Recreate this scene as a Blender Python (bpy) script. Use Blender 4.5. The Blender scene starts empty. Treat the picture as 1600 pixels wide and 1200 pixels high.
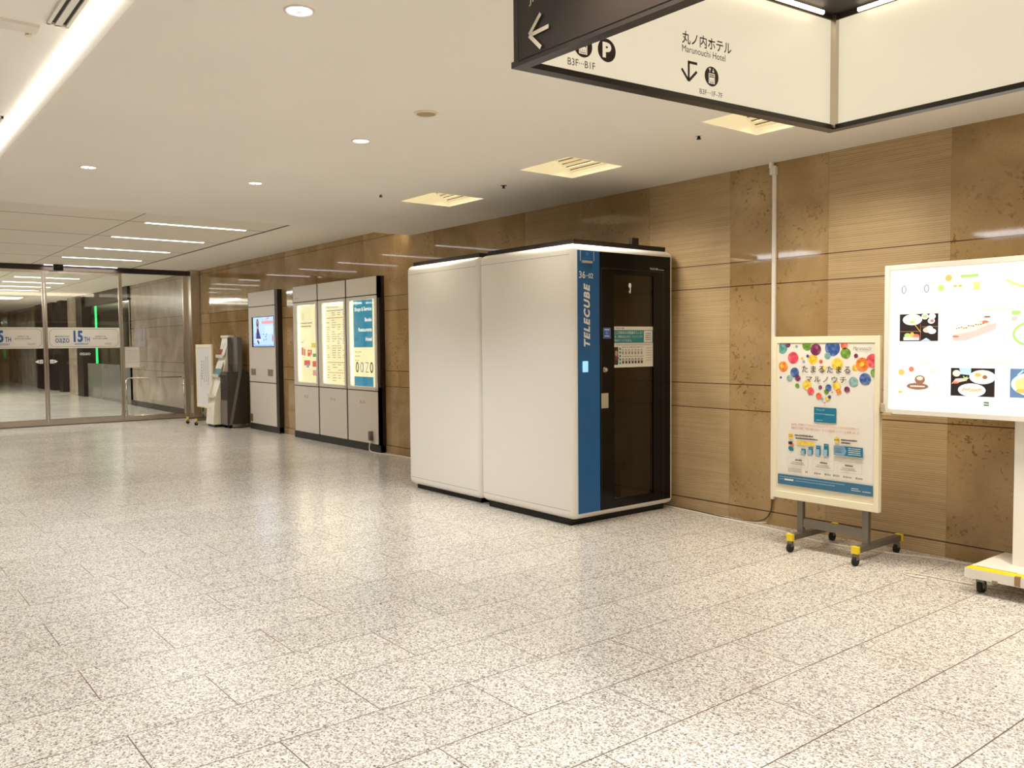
import bpy, bmesh, math, random
from mathutils import Vector, Matrix
random.seed(7)
C = bpy.context.scene.collection
S = bpy.context.scene
PI = math.pi
V = Vector

# ------------------------------------------------------------------ camera
cam_d = bpy.data.cameras.new('camera')
cam = bpy.data.objects.new('camera', cam_d); C.objects.link(cam)
yaw, pit, rol = math.radians(51.55), math.radians(-2.725), math.radians(-.494)
F = V((-math.sin(yaw)*math.cos(pit), math.cos(yaw)*math.cos(pit), math.sin(pit)))
r0 = F.cross(V((0, 0, 1))).normalized(); u0 = r0.cross(F)
R_ = math.cos(rol)*r0 + math.sin(rol)*u0; U_ = -math.sin(rol)*r0 + math.cos(rol)*u0
m = Matrix((R_, U_, -F)).transposed().to_4x4(); m.translation = V((0, 0, 1.5))
cam.matrix_world = m
cam_d.sensor_width = 36; cam_d.lens = 1326.2/1600*36; cam_d.clip_end = 200; cam_d.clip_start = .05
S.camera = cam

# ------------------------------------------------------------------ world, view
w = bpy.data.worlds.new('world'); S.world = w; w.use_nodes = True
w.node_tree.nodes['Background'].inputs[0].default_value = (1, .9, .78, 1)
w.node_tree.nodes['Background'].inputs[1].default_value = .3
S.view_settings.view_transform = 'Standard'; S.view_settings.look = 'None'
S.view_settings.gamma = 1; S.view_settings.use_curve_mapping = False
S.view_settings.exposure = 0.43
S.cycles.use_denoising = True
S.cycles.max_bounces = 10; S.cycles.diffuse_bounces = 5; S.cycles.glossy_bounces = 4
S.cycles.transparent_max_bounces = 16; S.cycles.sample_clamp_indirect = 4
WARM = (1, .93, .80)
SOFT = (.945, .97, 1)

def area_light(name, loc, sx, sy, power, col=SOFT, rot=(0, 0, 0), spread=180, parent=None):
    d = bpy.data.lights.new(name, 'AREA'); d.shape = 'RECTANGLE'; d.size = sx; d.size_y = sy
    d.energy = power; d.color = col; d.spread = math.radians(spread)
    o = bpy.data.objects.new(name, d); C.objects.link(o); o.rotation_euler = rot
    if parent: o.parent = parent; o.location = V(loc) - org(parent)
    else: o.location = loc
    return o
def spot_light(name, loc, power, angle=110, col=SOFT, r=.045, parent=None):
    d = bpy.data.lights.new(name, 'SPOT'); d.energy = power; d.color = col
    d.spot_size = math.radians(angle); d.spot_blend = .7; d.shadow_soft_size = r
    o = bpy.data.objects.new(name, d); C.objects.link(o)
    if parent: o.parent = parent; o.location = V(loc) - org(parent)
    else: o.location = loc
    return o

# ------------------------------------------------------------------ materials
def hexc(r, g, b):
    f = lambda c: (c/255/12.92) if c/255 <= .04045 else ((c/255+.055)/1.055)**2.4
    return (f(r), f(g), f(b), 1)
MATS = {}
def mat(name, col, rough=.5, metal=0, emit=0, spec=.5, coat=0):
    if name in MATS: return MATS[name]
    m = bpy.data.materials.new(name); m.use_nodes = True
    nt = m.node_tree; b = nt.nodes['Principled BSDF']
    if len(col) == 3: col = hexc(*col)
    b.inputs['Base Color'].default_value = col
    b.inputs['Roughness'].default_value = rough; b.inputs['Metallic'].default_value = metal
    b.inputs['Specular IOR Level'].default_value = spec
    if coat: b.inputs['Coat Weight'].default_value = coat; b.inputs['Coat Roughness'].default_value = .05
    if emit:
        b.inputs['Base Color'].default_value = (col[0]*.25, col[1]*.25, col[2]*.25, 1)
        b.inputs['Emission Color'].default_value = col; b.inputs['Emission Strength'].default_value = emit
    else:
        n = nt.nodes.new('ShaderNodeTexNoise'); n.inputs['Scale'].default_value = 9; n.inputs['Detail'].default_value = 4
        tc = nt.nodes.new('ShaderNodeTexCoord'); nt.links.new(tc.outputs['Object'], n.inputs['Vector'])
        mr = nt.nodes.new('ShaderNodeMapRange'); mr.inputs['To Min'].default_value = rough*.97; mr.inputs['To Max'].default_value = min(1, rough*1.03)
        nt.links.new(n.outputs['Fac'], mr.inputs['Value']); nt.links.new(mr.outputs['Result'], b.inputs['Roughness'])
    MATS[name] = m; return m
class NT:
    def __init__(s, m): s.t = m.node_tree; s.n = s.t.nodes; s.l = s.t.links
    def node(s, t, **k):
        n = s.n.new(t)
        for a, v in k.items(): setattr(n, a, v)
        return n
    def link(s, a, b): s.l.new(a, b)
    def math(s, op, a, b=None, c=None):
        n = s.n.new('ShaderNodeMath'); n.operation = op
        for i, v in enumerate((a, b, c)):
            if v is None: continue
            if isinstance(v, (int, float)): n.inputs[i].default_value = v
            else: s.l.new(v, n.inputs[i])
        return n.outputs[0]
    def mix(s, f, a, b):
        n = s.n.new('ShaderNodeMix'); n.data_type = 'RGBA'
        for sock, v in ((n.inputs[0], f), (n.inputs[6], a), (n.inputs[7], b)):
            if isinstance(v, (int, float)): sock.default_value = v
            elif isinstance(v, tuple): sock.default_value = v
            else: s.l.new(v, sock)
        return n.outputs[2]
    def ramp(s, f, stops, interp='LINEAR'):
        n = s.n.new('ShaderNodeValToRGB'); n.color_ramp.interpolation = interp
        e = n.color_ramp.elements
        while len(e) < len(stops): e.new(.5)
        for el, (p, c) in zip(e, stops): el.position = p; el.color = c if len(c) == 4 else hexc(*c)
        s.l.new(f, n.inputs[0]); return n.outputs[0]

def granite():
    m = bpy.data.materials.new('granite_floor'); m.use_nodes = True; t = NT(m); b = t.n['Principled BSDF']
    tc = t.node('ShaderNodeTexCoord'); P = tc.outputs['Object']
    wn = t.node('ShaderNodeTexNoise'); wn.inputs['Scale'].default_value = 45; wn.inputs['Detail'].default_value = 2; t.link(P, wn.inputs['Vector'])
    ad = t.node('ShaderNodeVectorMath', operation='MULTIPLY_ADD'); t.link(wn.outputs['Color'], ad.inputs[0]); ad.inputs[1].default_value = (.022, .022, .022); t.link(P, ad.inputs[2])
    v = t.node('ShaderNodeTexVoronoi'); v.inputs['Scale'].default_value = 100; t.link(ad.outputs[0], v.inputs['Vector'])
    sx = t.node('ShaderNodeSeparateColor'); t.link(v.outputs['Color'], sx.inputs[0])
    grain = t.ramp(sx.outputs[0], [(0, (98, 84, 70)), (.12, (140, 126, 110)), (.26, (182, 170, 154)), (.42, (224, 217, 204)), (.72, (243, 238, 228))], 'CONSTANT')
    n2 = t.node('ShaderNodeTexNoise'); n2.inputs['Scale'].default_value = 120; n2.inputs['Detail'].default_value = 4; t.link(P, n2.inputs['Vector'])
    blot = t.ramp(n2.outputs['Fac'], [(.42, (112, 98, 84)), (.50, (236, 230, 219))])
    c = t.mix(.5, grain, blot)
    v2 = t.node('ShaderNodeTexVoronoi'); v2.inputs['Scale'].default_value = 26; t.link(ad.outputs[0], v2.inputs['Vector'])
    s2 = t.node('ShaderNodeSeparateColor'); t.link(v2.outputs['Color'], s2.inputs[0])
    dk = t.math('GREATER_THAN', s2.outputs[1], .93); dd = t.math('LESS_THAN', v2.outputs['Distance'], .16)
    c = t.mix(t.math('MULTIPLY', t.math('MULTIPLY', dk, dd), .8), c, hexc(70, 58, 48))
    # slab joints: slabs .874 long in y, .4245 wide in x, half bond
    sp = t.node('ShaderNodeSeparateXYZ'); t.link(P, sp.inputs[0])
    gx = t.math('DIVIDE', t.math('ADD', sp.outputs[0], 1.325+.4245*200), .4245)
    col = t.math('FLOOR', gx); fx = t.math('SUBTRACT', gx, col)
    par = t.math('MODULO', col, 2)
    gy = t.math('ADD', t.math('DIVIDE', t.math('ADD', sp.outputs[1], -.824+.874*100), .874), t.math('MULTIPLY', t.math('SUBTRACT', 1, par), .5))
    fy = t.math('FRACT', gy)
    ex = t.math('MULTIPLY', t.math('MINIMUM', fx, t.math('SUBTRACT', 1, fx)), .4245)
    ey = t.math('MULTIPLY', t.math('MINIMUM', fy, t.math('SUBTRACT', 1, fy)), .874)
    j = t.math('MAXIMUM', t.math('LESS_THAN', ex, .0028), t.math('LESS_THAN', ey, .0024))
    # a little slab to slab variation
    idn = t.node('ShaderNodeTexWhiteNoise', noise_dimensions='2D'); cb = t.node('ShaderNodeCombineXYZ'); t.link(col, cb.inputs[0]); t.link(t.math('FLOOR', gy), cb.inputs[1]); t.link(cb.outputs[0], idn.inputs['Vector'])
    hs = t.node('ShaderNodeHueSaturation'); t.link(c, hs.inputs['Color']); t.link(t.math('ADD', .95, t.math('MULTIPLY', idn.outputs['Value'], .09)), hs.inputs['Value'])
    c = t.mix(j, hs.outputs[0], hexc(98, 78, 62))
    t.link(c, b.inputs['Base Color'])
    rn = t.node('ShaderNodeTexNoise'); rn.inputs['Scale'].default_value = 1.3; rn.inputs['Detail'].default_value = 3; t.link(P, rn.inputs['Vector'])
    rr = t.node('ShaderNodeMapRange'); rr.inputs['To Min'].default_value = .14; rr.inputs['To Max'].default_value = .24; t.link(rn.outputs['Fac'], rr.inputs['Value'])
    t.link(t.math('ADD', rr.outputs[0], t.math('MULTIPLY', j, .4)), b.inputs['Roughness'])
    b.inputs['Specular IOR Level'].default_value = .5
    return m

def stone(name, grey=0.0, ribs=True, joints=(.107, .925, 1.14, 1.965, 2.165, 2.985), vper=None):
    """limestone cladding: polished fossil panels and ribbed panels side by side"""
    m = bpy.data.materials.new(name); m.use_nodes = True; t = NT(m); b = t.n['Principled BSDF']
    tc = t.node('ShaderNodeTexCoord'); P = tc.outputs['Object']
    sp = t.node('ShaderNodeSeparateXYZ'); t.link(P, sp.inputs[0]); X, Z = sp.outputs[0], sp.outputs[2]
    pid = t.math('FLOOR', t.math('DIVIDE', t.math('ADD', X, 3.592+.9085*100), .9085))
    n1 = t.node('ShaderNodeTexNoise'); n1.inputs['Scale'].default_value = 1.6; n1.inputs['Detail'].default_value = 5; n1.inputs['Distortion'].default_value = .6
    off = t.node('ShaderNodeCombineXYZ'); t.link(t.math('MULTIPLY', pid, 7.3), off.inputs[1])
    zr = t.node('ShaderNodeCombineXYZ')
    va = t.node('ShaderNodeVectorMath', operation='ADD'); t.link(P, va.inputs[0]); t.link(off.outputs[0], va.inputs[1]); t.link(va.outputs[0], n1.inputs['Vector'])
    base = t.ramp(n1.outputs['Fac'], [(.3, (148, 120, 78)), (.5, (166, 137, 94)), (.7, (184, 157, 114))])
    # fossil blotches
    n2 = t.node('ShaderNodeTexNoise'); n2.inputs['Scale'].default_value = 32; n2.inputs['Detail'].default_value = 4; n2.inputs['Roughness'].default_value = .6; t.link(va.outputs[0], n2.inputs['Vector'])
    n3 = t.node('ShaderNodeTexNoise'); n3.inputs['Scale'].default_value = 2.2; t.link(va.outputs[0], n3.inputs['Vector'])
    f2 = t.ramp(n2.outputs['Fac'], [(.57, (0, 0, 0)), (.63, (255, 255, 255))])
    f3 = t.ramp(n3.outputs['Fac'], [(.42, (30, 30, 30)), (.62, (255, 255, 255))])
    foss = t.mix(t.math('MULTIPLY', t.math('MULTIPLY', f2, f3), .62), base, hexc(92, 60, 30))
    fine = t.node('ShaderNodeTexNoise'); fine.inputs['Scale'].default_value = 90; fine.inputs['Detail'].default_value = 3; t.link(P, fine.inputs['Vector'])
    foss = t.mix(t.math('MULTIPLY', t.ramp(fine.outputs['Fac'], [(.55, (0, 0, 0)), (.72, (255, 255, 255))]), .25), foss, hexc(130, 100, 64))
    col = foss; rough = .12
    if ribs:
        odd = t.math('MULTIPLY', t.math('MODULO', pid, 2), 1)    # 1 = one kind
        isr = t.math('MULTIPLY', t.math('SUBTRACT', 1, odd), t.math('GREATER_THAN', X, -7.24))
        mp = t.node('ShaderNodeMapping'); mp.inputs['Scale'].default_value = (1.6, 1.6, 95); t.link(P, mp.inputs[0])
        rb = t.node('ShaderNodeTexNoise'); rb.inputs['Scale'].default_value = 1; rb.inputs['Detail'].default_value = 2; t.link(mp.outputs[0], rb.inputs['Vector'])
        rw = t.math('ADD', t.math('MULTIPLY', rb.outputs['Fac'], .7), t.math('MULTIPLY', t.math('ADD', t.math('SINE', t.math('ADD', t.math('MULTIPLY', Z, 2*PI/.0152), t.math('MULTIPLY', rb.outputs['Fac'], 3))), 1), .15))
        rcol = t.mix(.5, base, t.ramp(rw, [(.34, (164, 140, 102)), (.5, (192, 168, 128)), (.66, (204, 182, 144))]))
        sn = t.ramp(n2.outputs['Fac'], [(.68, (0, 0, 0)), (.72, (255, 255, 255))])
        rcol = t.mix(t.math('MULTIPLY', sn, .5), rcol, hexc(120, 84, 46))
        col = t.mix(isr, foss, rcol)
        rgh = t.math('ADD', .045, t.math('MULTIPLY', isr, .5))
        t.link(rgh, b.inputs['Roughness'])
        bp = t.node('ShaderNodeBump'); bp.inputs['Distance'].default_value = .0015; t.link(isr, bp.inputs['Strength']); t.link(rw, bp.inputs['Height'])
        t.link(bp.outputs[0], b.inputs['Normal'])
    else: b.inputs['Roughness'].default_value = .2
    # vertical butt joints (thin)
    fx = t.math('FRACT', t.math('DIVIDE', t.math('ADD', X, 3.592+.9085*100), .9085))
    e = t.math('LESS_THAN', t.math('MINIMUM', fx, t.math('SUBTRACT', 1, fx)), .0018)
    col = t.mix(t.math('MULTIPLY', e, .5), col, hexc(120, 92, 60))
    for z in joints:
        g = t.math('LESS_THAN', t.math('ABSOLUTE', t.math('SUBTRACT', Z, z)), .0038)
        col = t.mix(g, col, hexc(78, 50, 26))
    if grey:
        hs = t.node('ShaderNodeHueSaturation'); hs.inputs['Saturation'].default_value = 1-grey; hs.inputs['Value'].default_value = .95; t.link(col, hs.inputs['Color']); col = hs.outputs[0]
    t.link(col, b.inputs['Base Color']); return m

def ceiling_mat(name, col=(232, 224, 208), lines=None):
    m = bpy.data.materials.new(name); m.use_nodes = True; t = NT(m); b = t.n['Principled BSDF']
    tc = t.node('ShaderNodeTexCoord'); P = tc.outputs['Object']
    n = t.node('ShaderNodeTexNoise'); n.inputs['Scale'].default_value = .8; t.link(P, n.inputs['Vector'])
    c = t.ramp(n.outputs['Fac'], [(.3, tuple(int(k*.985) for k in col)), (.7, col)])
    if lines:
        sp = t.node('ShaderNodeSeparateXYZ'); t.link(P, sp.inputs[0])
        for ax, o, per, wd in lines:
            if per:
                d = t.math('ABSOLUTE', t.math('SUBTRACT', t.math('MULTIPLY', t.math('SUBTRACT', t.math('FRACT', t.math('DIVIDE', t.math('ADD', sp.outputs[ax], -o+per*100.5), per)), .5), per), 0))
            else: d = t.math('ABSOLUTE', t.math('SUBTRACT', sp.outputs[ax], o))
            c = t.mix(t.math('LESS_THAN', d, wd), c, hexc(66, 54, 42))
    t.link(c, b.inputs['Base Color']); b.inputs['Roughness'].default_value = .75; b.inputs['Specular IOR Level'].default_value = .3
    return m

def glass_mat(name, tint=(1, 1, 1, 1), refl=1.0, rough=.0):
    m = bpy.data.materials.new(name); m.use_nodes = True; t = NT(m)
    for n in list(t.n):
        if n.type == 'BSDF_PRINCIPLED': t.n.remove(n)
    out = [n for n in t.n if n.type == 'OUTPUT_MATERIAL'][0]
    tr = t.node('ShaderNodeBsdfTransparent'); tr.inputs[0].default_value = tint
    gl = t.node('ShaderNodeBsdfGlossy'); gl.inputs['Roughness'].default_value = rough; gl.inputs[0].default_value = (1, 1, 1, 1)
    fr = t.node('ShaderNodeFresnel'); ge = t.node('ShaderNodeNewGeometry')
    t.link(t.math('SUBTRACT', 1.5, t.math('MULTIPLY', ge.outputs['Backfacing'], 1.5-1/1.5)), fr.inputs[0])
    mx = t.node('ShaderNodeMixShader'); t.link(t.math('MULTIPLY', fr.outputs[0], refl), mx.inputs[0]); t.link(tr.outputs[0], mx.inputs[1]); t.link(gl.outputs[0], mx.inputs[2])
    t.link(mx.outputs[0], out.inputs[0]); return m

FLOOR = granite()
WALL = stone('limestone_wall')
WALLG = stone('grey_limestone', grey=.45, ribs=False)
CEIL = ceiling_mat('ceiling_plaster', (238, 233, 222))
CEIL2 = ceiling_mat('ceiling_panels', (230, 224, 210), [(0, -11.33, 1.685, .012), (1, 2.905, 1.77, .006)])
WHITE = mat('white_paint', (236, 230, 218), .4)
BOOTH = mat('booth_white', (236, 231, 220), .36)
BLACK = mat('black_gloss', (9, 7, 6), .16, spec=.28)
BLACKM = mat('black_matte', (22, 17, 14), .5)
DBROWN = mat('dark_bronze', (52, 40, 32), .4, .3)
BLUE = mat('signal_blue', (22, 92, 150), .4)
STEEL = mat('brushed_steel', (196, 186, 172), .25, 1)
STEELD = mat('grey_steel', (128, 122, 112), .4, .7)
RUBBER = mat('black_rubber', (26, 23, 20), .7)
YEL = mat('yellow_cap', (235, 205, 30), .5)
CREAM = mat('cream_enamel', (236, 226, 196), .4)
PANEL = mat('panel_offwhite', (214, 206, 194), .35)
SEAM = mat('seam', (150, 140, 124), .6)
GLASS = glass_mat('clear_glass', (.93, .95, .93, 1), .9)
TINT = glass_mat('tinted_glass', (.56, .52, .48, 1), .9)
LAMP = mat('lamp_white', (1, .97, .9, 1), .5, emit=14)
INTERIOR = mat('booth_interior', (176, 150, 122), .6)

# ------------------------------------------------------------------ object helpers
ORG = {}
def org(o): return ORG.get(o.name, V((0, 0, 0)))
def linkmesh(name, me, mats, parent=None):
    o = bpy.data.objects.new(name, me); C.objects.link(o)
    for mm in (mats if isinstance(mats, (list, tuple)) else [mats]): me.materials.append(mm)
    if parent is not None:
        g = org(parent); me.transform(Matrix.Translation(-g)); o.parent = parent; ORG[o.name] = g
    return o
def thing(name, loc, label, cat, group=None):
    o = bpy.data.objects.new(name, None); C.objects.link(o); o.location = loc; o.empty_display_size = .1
    ORG[o.name] = V(loc); o['label'] = label; o['category'] = cat
    if group: o['group'] = group
    return o
def tag(o, label, cat, group=None):
    o['label'] = label; o['category'] = cat
    if group: o['group'] = group
    return o
def struct(o): o['kind'] = 'structure'; return o

class MB:
    def __init__(s): s.bm = bmesh.new()
    def _m(s, geom, mi):
        for f in geom: f.material_index = mi
    def box(s, x0, x1, y0, y1, z0, z1, bev=0, seg=2, mi=0):
        x0, x1 = sorted((x0, x1)); y0, y1 = sorted((y0, y1)); z0, z1 = sorted((z0, z1))
        t = bmesh.new()
        vs = [t.verts.new((x, y, z)) for x in (x0, x1) for y in (y0, y1) for z in (z0, z1)]
        for q in ((0, 1, 3, 2), (4, 6, 7, 5), (0, 4, 5, 1), (2, 3, 7, 6), (0, 2, 6, 4), (1, 5, 7, 3)):
            t.faces.new([vs[i] for i in q])
        bmesh.ops.recalc_face_normals(t, faces=t.faces)
        if bev: bmesh.ops.bevel(t, geom=list(t.edges), offset=bev, segments=seg, profile=.5, affect='EDGES')
        for f in t.faces: f.material_index = mi; f.smooth = bool(bev) and seg > 2
        s.add(t); return s
    def add(s, t):
        me = bpy.data.meshes.new('tmp'); t.to_mesh(me); t.free(); s.bm.from_mesh(me); bpy.data.meshes.remove(me)
    def poly(s, pts, mi=0):
        f = s.bm.faces.new([s.bm.verts.new(p) for p in pts]); f.material_index = mi; return s
    def prism(s, pts, d, mi=0):
        """extrude a planar polygon along vector d"""
        t = bmesh.new(); a = [t.verts.new(p) for p in pts]; b = [t.verts.new(V(p)+V(d)) for p in pts]
        t.faces.new(a); t.faces.new(b[::-1]); n = len(a)
        for i in range(n): t.faces.new((a[i], b[i], b[(i+1) % n], a[(i+1) % n]))
        bmesh.ops.recalc_face_normals(t, faces=t.faces)
        for f in t.faces: f.material_index = mi
        s.add(t); return s
    def rod(s, p, q, r, r2=None, n=16, mi=0):
        p, q = V(p), V(q); t = bmesh.new()
        r2 = r if r2 is None else r2
        mtx = Matrix.Translation((p+q)/2) @ (q-p).to_track_quat('Z', 'Y').to_matrix().to_4x4()
        bmesh.ops.create_cone(t, cap_ends=True, segments=n, radius1=r, radius2=r2, depth=(q-p).length, matrix=mtx)
        for f in t.faces: f.material_index = mi; f.smooth = len(f.verts) == 4
        s.add(t); return s
    def tube(s, pts, r, n=8, mi=0):
        for a, b in zip(pts, pts[1:]): s.rod(a, b, r, n=n, mi=mi)
        for p in pts[1:-1]: s.ball(p, r, mi=mi, n=n)
        return s
    def ball(s, p, r, n=12, mi=0, sc=(1, 1, 1)):
        t = bmesh.new(); bmesh.ops.create_uvsphere(t, u_segments=n, v_segments=max(6, n//2), radius=r, matrix=Matrix.Translation(p) @ Matrix.Diagonal((*sc, 1)))
        for f in t.faces: f.material_index = mi; f.smooth = True
        s.add(t); return s
    def lathe(s, c, prof, n=32, axis='z', mi=0):
        """prof: list of (r, h) around centre c"""
        t = bmesh.new(); rings = []
        for r, h in prof:
            rings.append([t.verts.new(V(c)+V((r*math.cos(a), r*math.sin(a), h))) for a in [2*PI*i/n for i in range(n)]])
        for A, B in zip(rings, rings[1:]):
            for i in range(n): t.faces.new((A[i], A[(i+1) % n], B[(i+1) % n], B[i]))
        bmesh.ops.recalc_face_normals(t, faces=t.faces)
        for f in t.faces: f.smooth = True; f.material_index = mi
        s.add(t); return s
    def build(s, name, mats, parent=None):
        me = bpy.data.meshes.new(name); s.bm.to_mesh(me); s.bm.free()
        return linkmesh(name, me, mats, parent)

# text as flat mesh data in (u, v) coordinates, unit independent
_tc = {}
def text_geo(s, shear=0, bold=0, spacing=1):
    k = (s, shear, bold, spacing)
    if k in _tc: return _tc[k]
    c = bpy.data.curves.new('t', 'FONT'); c.body = s; c.shear = shear; c.offset = bold; c.space_character = spacing; c.resolution_u = 3
    o = bpy.data.objects.new('t', c); C.objects.link(o); bpy.context.view_layer.update()
    me = bpy.data.meshes.new_from_object(o.evaluated_get(bpy.context.evaluated_depsgraph_get()))
    vs = [v.co.xy.copy() for v in me.vertices]; fs = [list(p.vertices) for p in me.polygons]
    bpy.data.objects.remove(o); bpy.data.curves.remove(c); bpy.data.meshes.remove(me)
    x0 = min(v.x for v in vs); x1 = max(v.x for v in vs); y0 = min(v.y for v in vs); y1 = max(v.y for v in vs)
    vs = [((v.x-x0)/(x1-x0), (v.y-y0)/(y1-y0)) for v in vs]
    _tc[k] = (vs, fs, (x1-x0)/(y1-y0)); return _tc[k]

class Art:
    """flat printed matter on a plane: origin P, right u, up v; each added shape lies a hair in front of the last"""
    def __init__(s, P, u, v, step=.00035, lift=.0006):
        s.P, s.u, s.v = V(P), V(u).normalized(), V(v).normalized(); s.n = s.u.cross(s.v); s.bm = bmesh.new(); s.m = []; s.k = 0; s.step = step; s.lift = lift
    def mi(s, m):
        if m not in s.m: s.m.append(m)
        return s.m.index(m)
    def pt(s, x, y): return s.P + s.u*x + s.v*y + s.n*(s.lift + s.k*s.step)
    def face(s, pts, m):
        f = s.bm.faces.new([s.bm.verts.new(s.pt(*p)) for p in pts]); f.material_index = s.mi(m)
    def nxt(s): s.k += 1; return s
    def rect(s, x0, y0, x1, y1, m):
        x0, x1 = sorted((x0, x1)); y0, y1 = sorted((y0, y1))
        s.face([(x0, y0), (x1, y0), (x1, y1), (x0, y1)], m); return s
    def frame(s, x0, y0, x1, y1, t, m):
        s.rect(x0, y0, x1, y0+t, m); s.rect(x0, y1-t, x1, y1, m); s.rect(x0, y0+t, x0+t, y1-t, m); s.rect(x1-t, y0+t, x1, y1-t, m); return s
    def ell(s, x, y, rx, m, ry=None, n=24, clip=None):
        ry = rx if ry is None else ry
        P = [(x+rx*math.cos(2*PI*i/n), y+ry*math.sin(2*PI*i/n)) for i in range(n)]
        if clip: P = [(min(max(a, clip[0]), clip[2]), min(max(b, clip[1]), clip[3])) for a, b in P]
        s.face(P, m); return s
    def ring(s, x, y, rx, ry, t, m, n=24):
        for i in range(n):
            a, b = 2*PI*i/n, 2*PI*(i+1)/n
            s.face([(x+rx*math.cos(a), y+ry*math.sin(a)), (x+rx*math.cos(b), y+ry*math.sin(b)), (x+(rx-t)*math.cos(b), y+(ry-t)*math.sin(b)), (x+(rx-t)*math.cos(a), y+(ry-t)*math.sin(a))], m)
        return s
    def line(s, x0, y0, x1, y1, t, m):
        d = V((x1-x0, y1-y0)); e = V((-d.y, d.x)).normalized()*t/2
        s.face([(x0+e.x, y0+e.y), (x0-e.x, y0-e.y), (x1-e.x, y1-e.y), (x1+e.x, y1+e.y)], m); return s
    def text(s, st, x0, y0, x1, y1, m, shear=0, bold=0, spacing=1, rot=0, mirror=False):
        vs, fs, asp = text_geo(st, shear, bold, spacing); mi = s.mi(m)
        W, Hh = x1-x0, y1-y0
        def mp(a, b):
            if mirror: a = 1-a
            if rot == 90: return (x1-b*W, y0+a*Hh)      # reads upwards
            return (x0+a*W, y0+b*Hh)
        bv = [s.bm.verts.new(s.pt(*mp(*q))) for q in vs]
        for f in fs:
            try: g = s.bm.faces.new([bv[i] for i in f]); g.material_index = mi
            except ValueError: pass
        return s
    def greek(s, x0, y, x1, h, m, cw=None, gap=.3):
        """rows of print too small to read in the photograph"""
        cw = cw or h; x = x0
        while x < x1:
            ww = cw*random.uniform(.5, 1.0); s.rect(x, y, min(x+ww, x1), y+h*random.uniform(.75, 1), m); x += ww+cw*gap
        return s
    def build(s, name, parent=None):
        me = bpy.data.meshes.new(name); s.bm.normal_update()
        fl = [f for f in s.bm.faces if f.normal.dot(s.n) < 0]
        if fl: bmesh.ops.reverse_faces(s.bm, faces=fl)
        s.bm.to_mesh(me); s.bm.free()
        return linkmesh(name, me, s.m, parent)

def copy_thing(root, loc, rotz=0, label=None):
    r = root.copy(); C.objects.link(r); r.location = loc; r.rotation_euler = (0, 0, rotz)
    if label: r['label'] = label
    for ch in list(root.children):
        c = ch.copy(); C.objects.link(c); c.parent = r
        for g in list(ch.children):
            d = g.copy(); C.objects.link(d); d.parent = c
    return r

# ================================================================== SETTING
WY = 5.94           # face of the stone wall
ZC, ZU = 2.93, 3.07 # near ceiling, raised ceiling beyond
XE = -9.62          # edge where the ceiling steps up
XG = -18.2          # glass screen
struct(MB().box(-48, 6, -5, 9.5, -.1, 0).build('floor', FLOOR))
struct(MB().box(-18.35, 6, WY, WY+.2, 0, 3.4).build('wall_right', WALL))
struct(MB().box(-18.35, 6, WY-.006, WY, 0, .104).build('baseboard_right', WALL))
struct(MB().box(-48, 6, -5.2, -5, 0, 3.4).build('wall_left', WALL))
struct(MB().box(6, 6.2, -5.2, 6.1, 0, 3.4).build('wall_behind', WALL))

FIX = [(-7.08, 4.755), (-5.19, 4.755), (-3.30, 4.755), (-1.41, 4.755), (.48, 4.755), (2.37, 4.755)]
FW, FD = .31, .30
def near_ceiling():
    b = MB()
    b.box(XE, 6, 1.02, FIX[0][1]-FD, ZC, ZC+.14)
    b.box(XE, 6, FIX[0][1]+FD, WY, ZC, ZC+.14)
    xs = [XE] + [q for x, _ in FIX for q in (x-FW, x+FW)] + [6]
    for i in range(0, len(xs), 2): b.box(xs[i], xs[i+1], FIX[0][1]-FD, FIX[0][1]+FD, ZC, ZC+.14)
    return b
struct(near_ceiling().build('ceiling', CEIL))
struct(MB().box(-19.0, XE, 1.02, 4.68, ZU, ZU+.1).build('ceiling', CEIL2))
struct(MB().box(-45, -19.0, -5, 4.68, ZU, ZU+.1).build('ceiling', CEIL2))
struct(MB().box(-45, XE, 4.68, 9.5, ZU, ZU+.1).build('ceiling', CEIL))
struct(MB().box(-19, XE, 4.665, 4.695, ZU-.004, ZU+.02).build('trim_1', DBROWN))
struct(MB().box(-19, 6, -5, .955, 3.05, 3.15).build('ceiling', ceiling_mat('ceiling_tiles', (250, 246, 236))))
struct(MB().box(-19, 6, .955, 1.02, 3.09, 3.15).build('ceiling', CEIL))
struct(MB().box(-19, 6, 1.015, 1.03, ZC-.002, 3.0).build('trim_2', WHITE))
struct(MB().box(-19, XE, 1.03, 1.05, ZC, 3.09).build('trim_3', WHITE))
# access hatches drawn by their thin frames
def hatch(x0, x1, y0, y1, z, lab):
    b = MB(); t = .008
    b.box(x0, x1, y0, y0+t, z-.003, z); b.box(x0, x1, y1-t, y1, z-.003, z); b.box(x0, x0+t, y0, y1, z-.003, z); b.box(x1-t, x1, y0, y1, z-.003, z)
    b.box(x0+t, x1-t, y0+t, y1-t, z-.0015, z)
    o = b.build('access_hatch', CEIL); tag(o, lab, 'hatch', None); return o
hatch(-8.68, -8.22, 4.62, 4.96, ZC, 'flush square access hatch in the near ceiling before its edge')
hatch(-15.6, -14.75, 5.02, 5.7, ZU, 'long access hatch in the soffit strip above the brochure rack')

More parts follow.
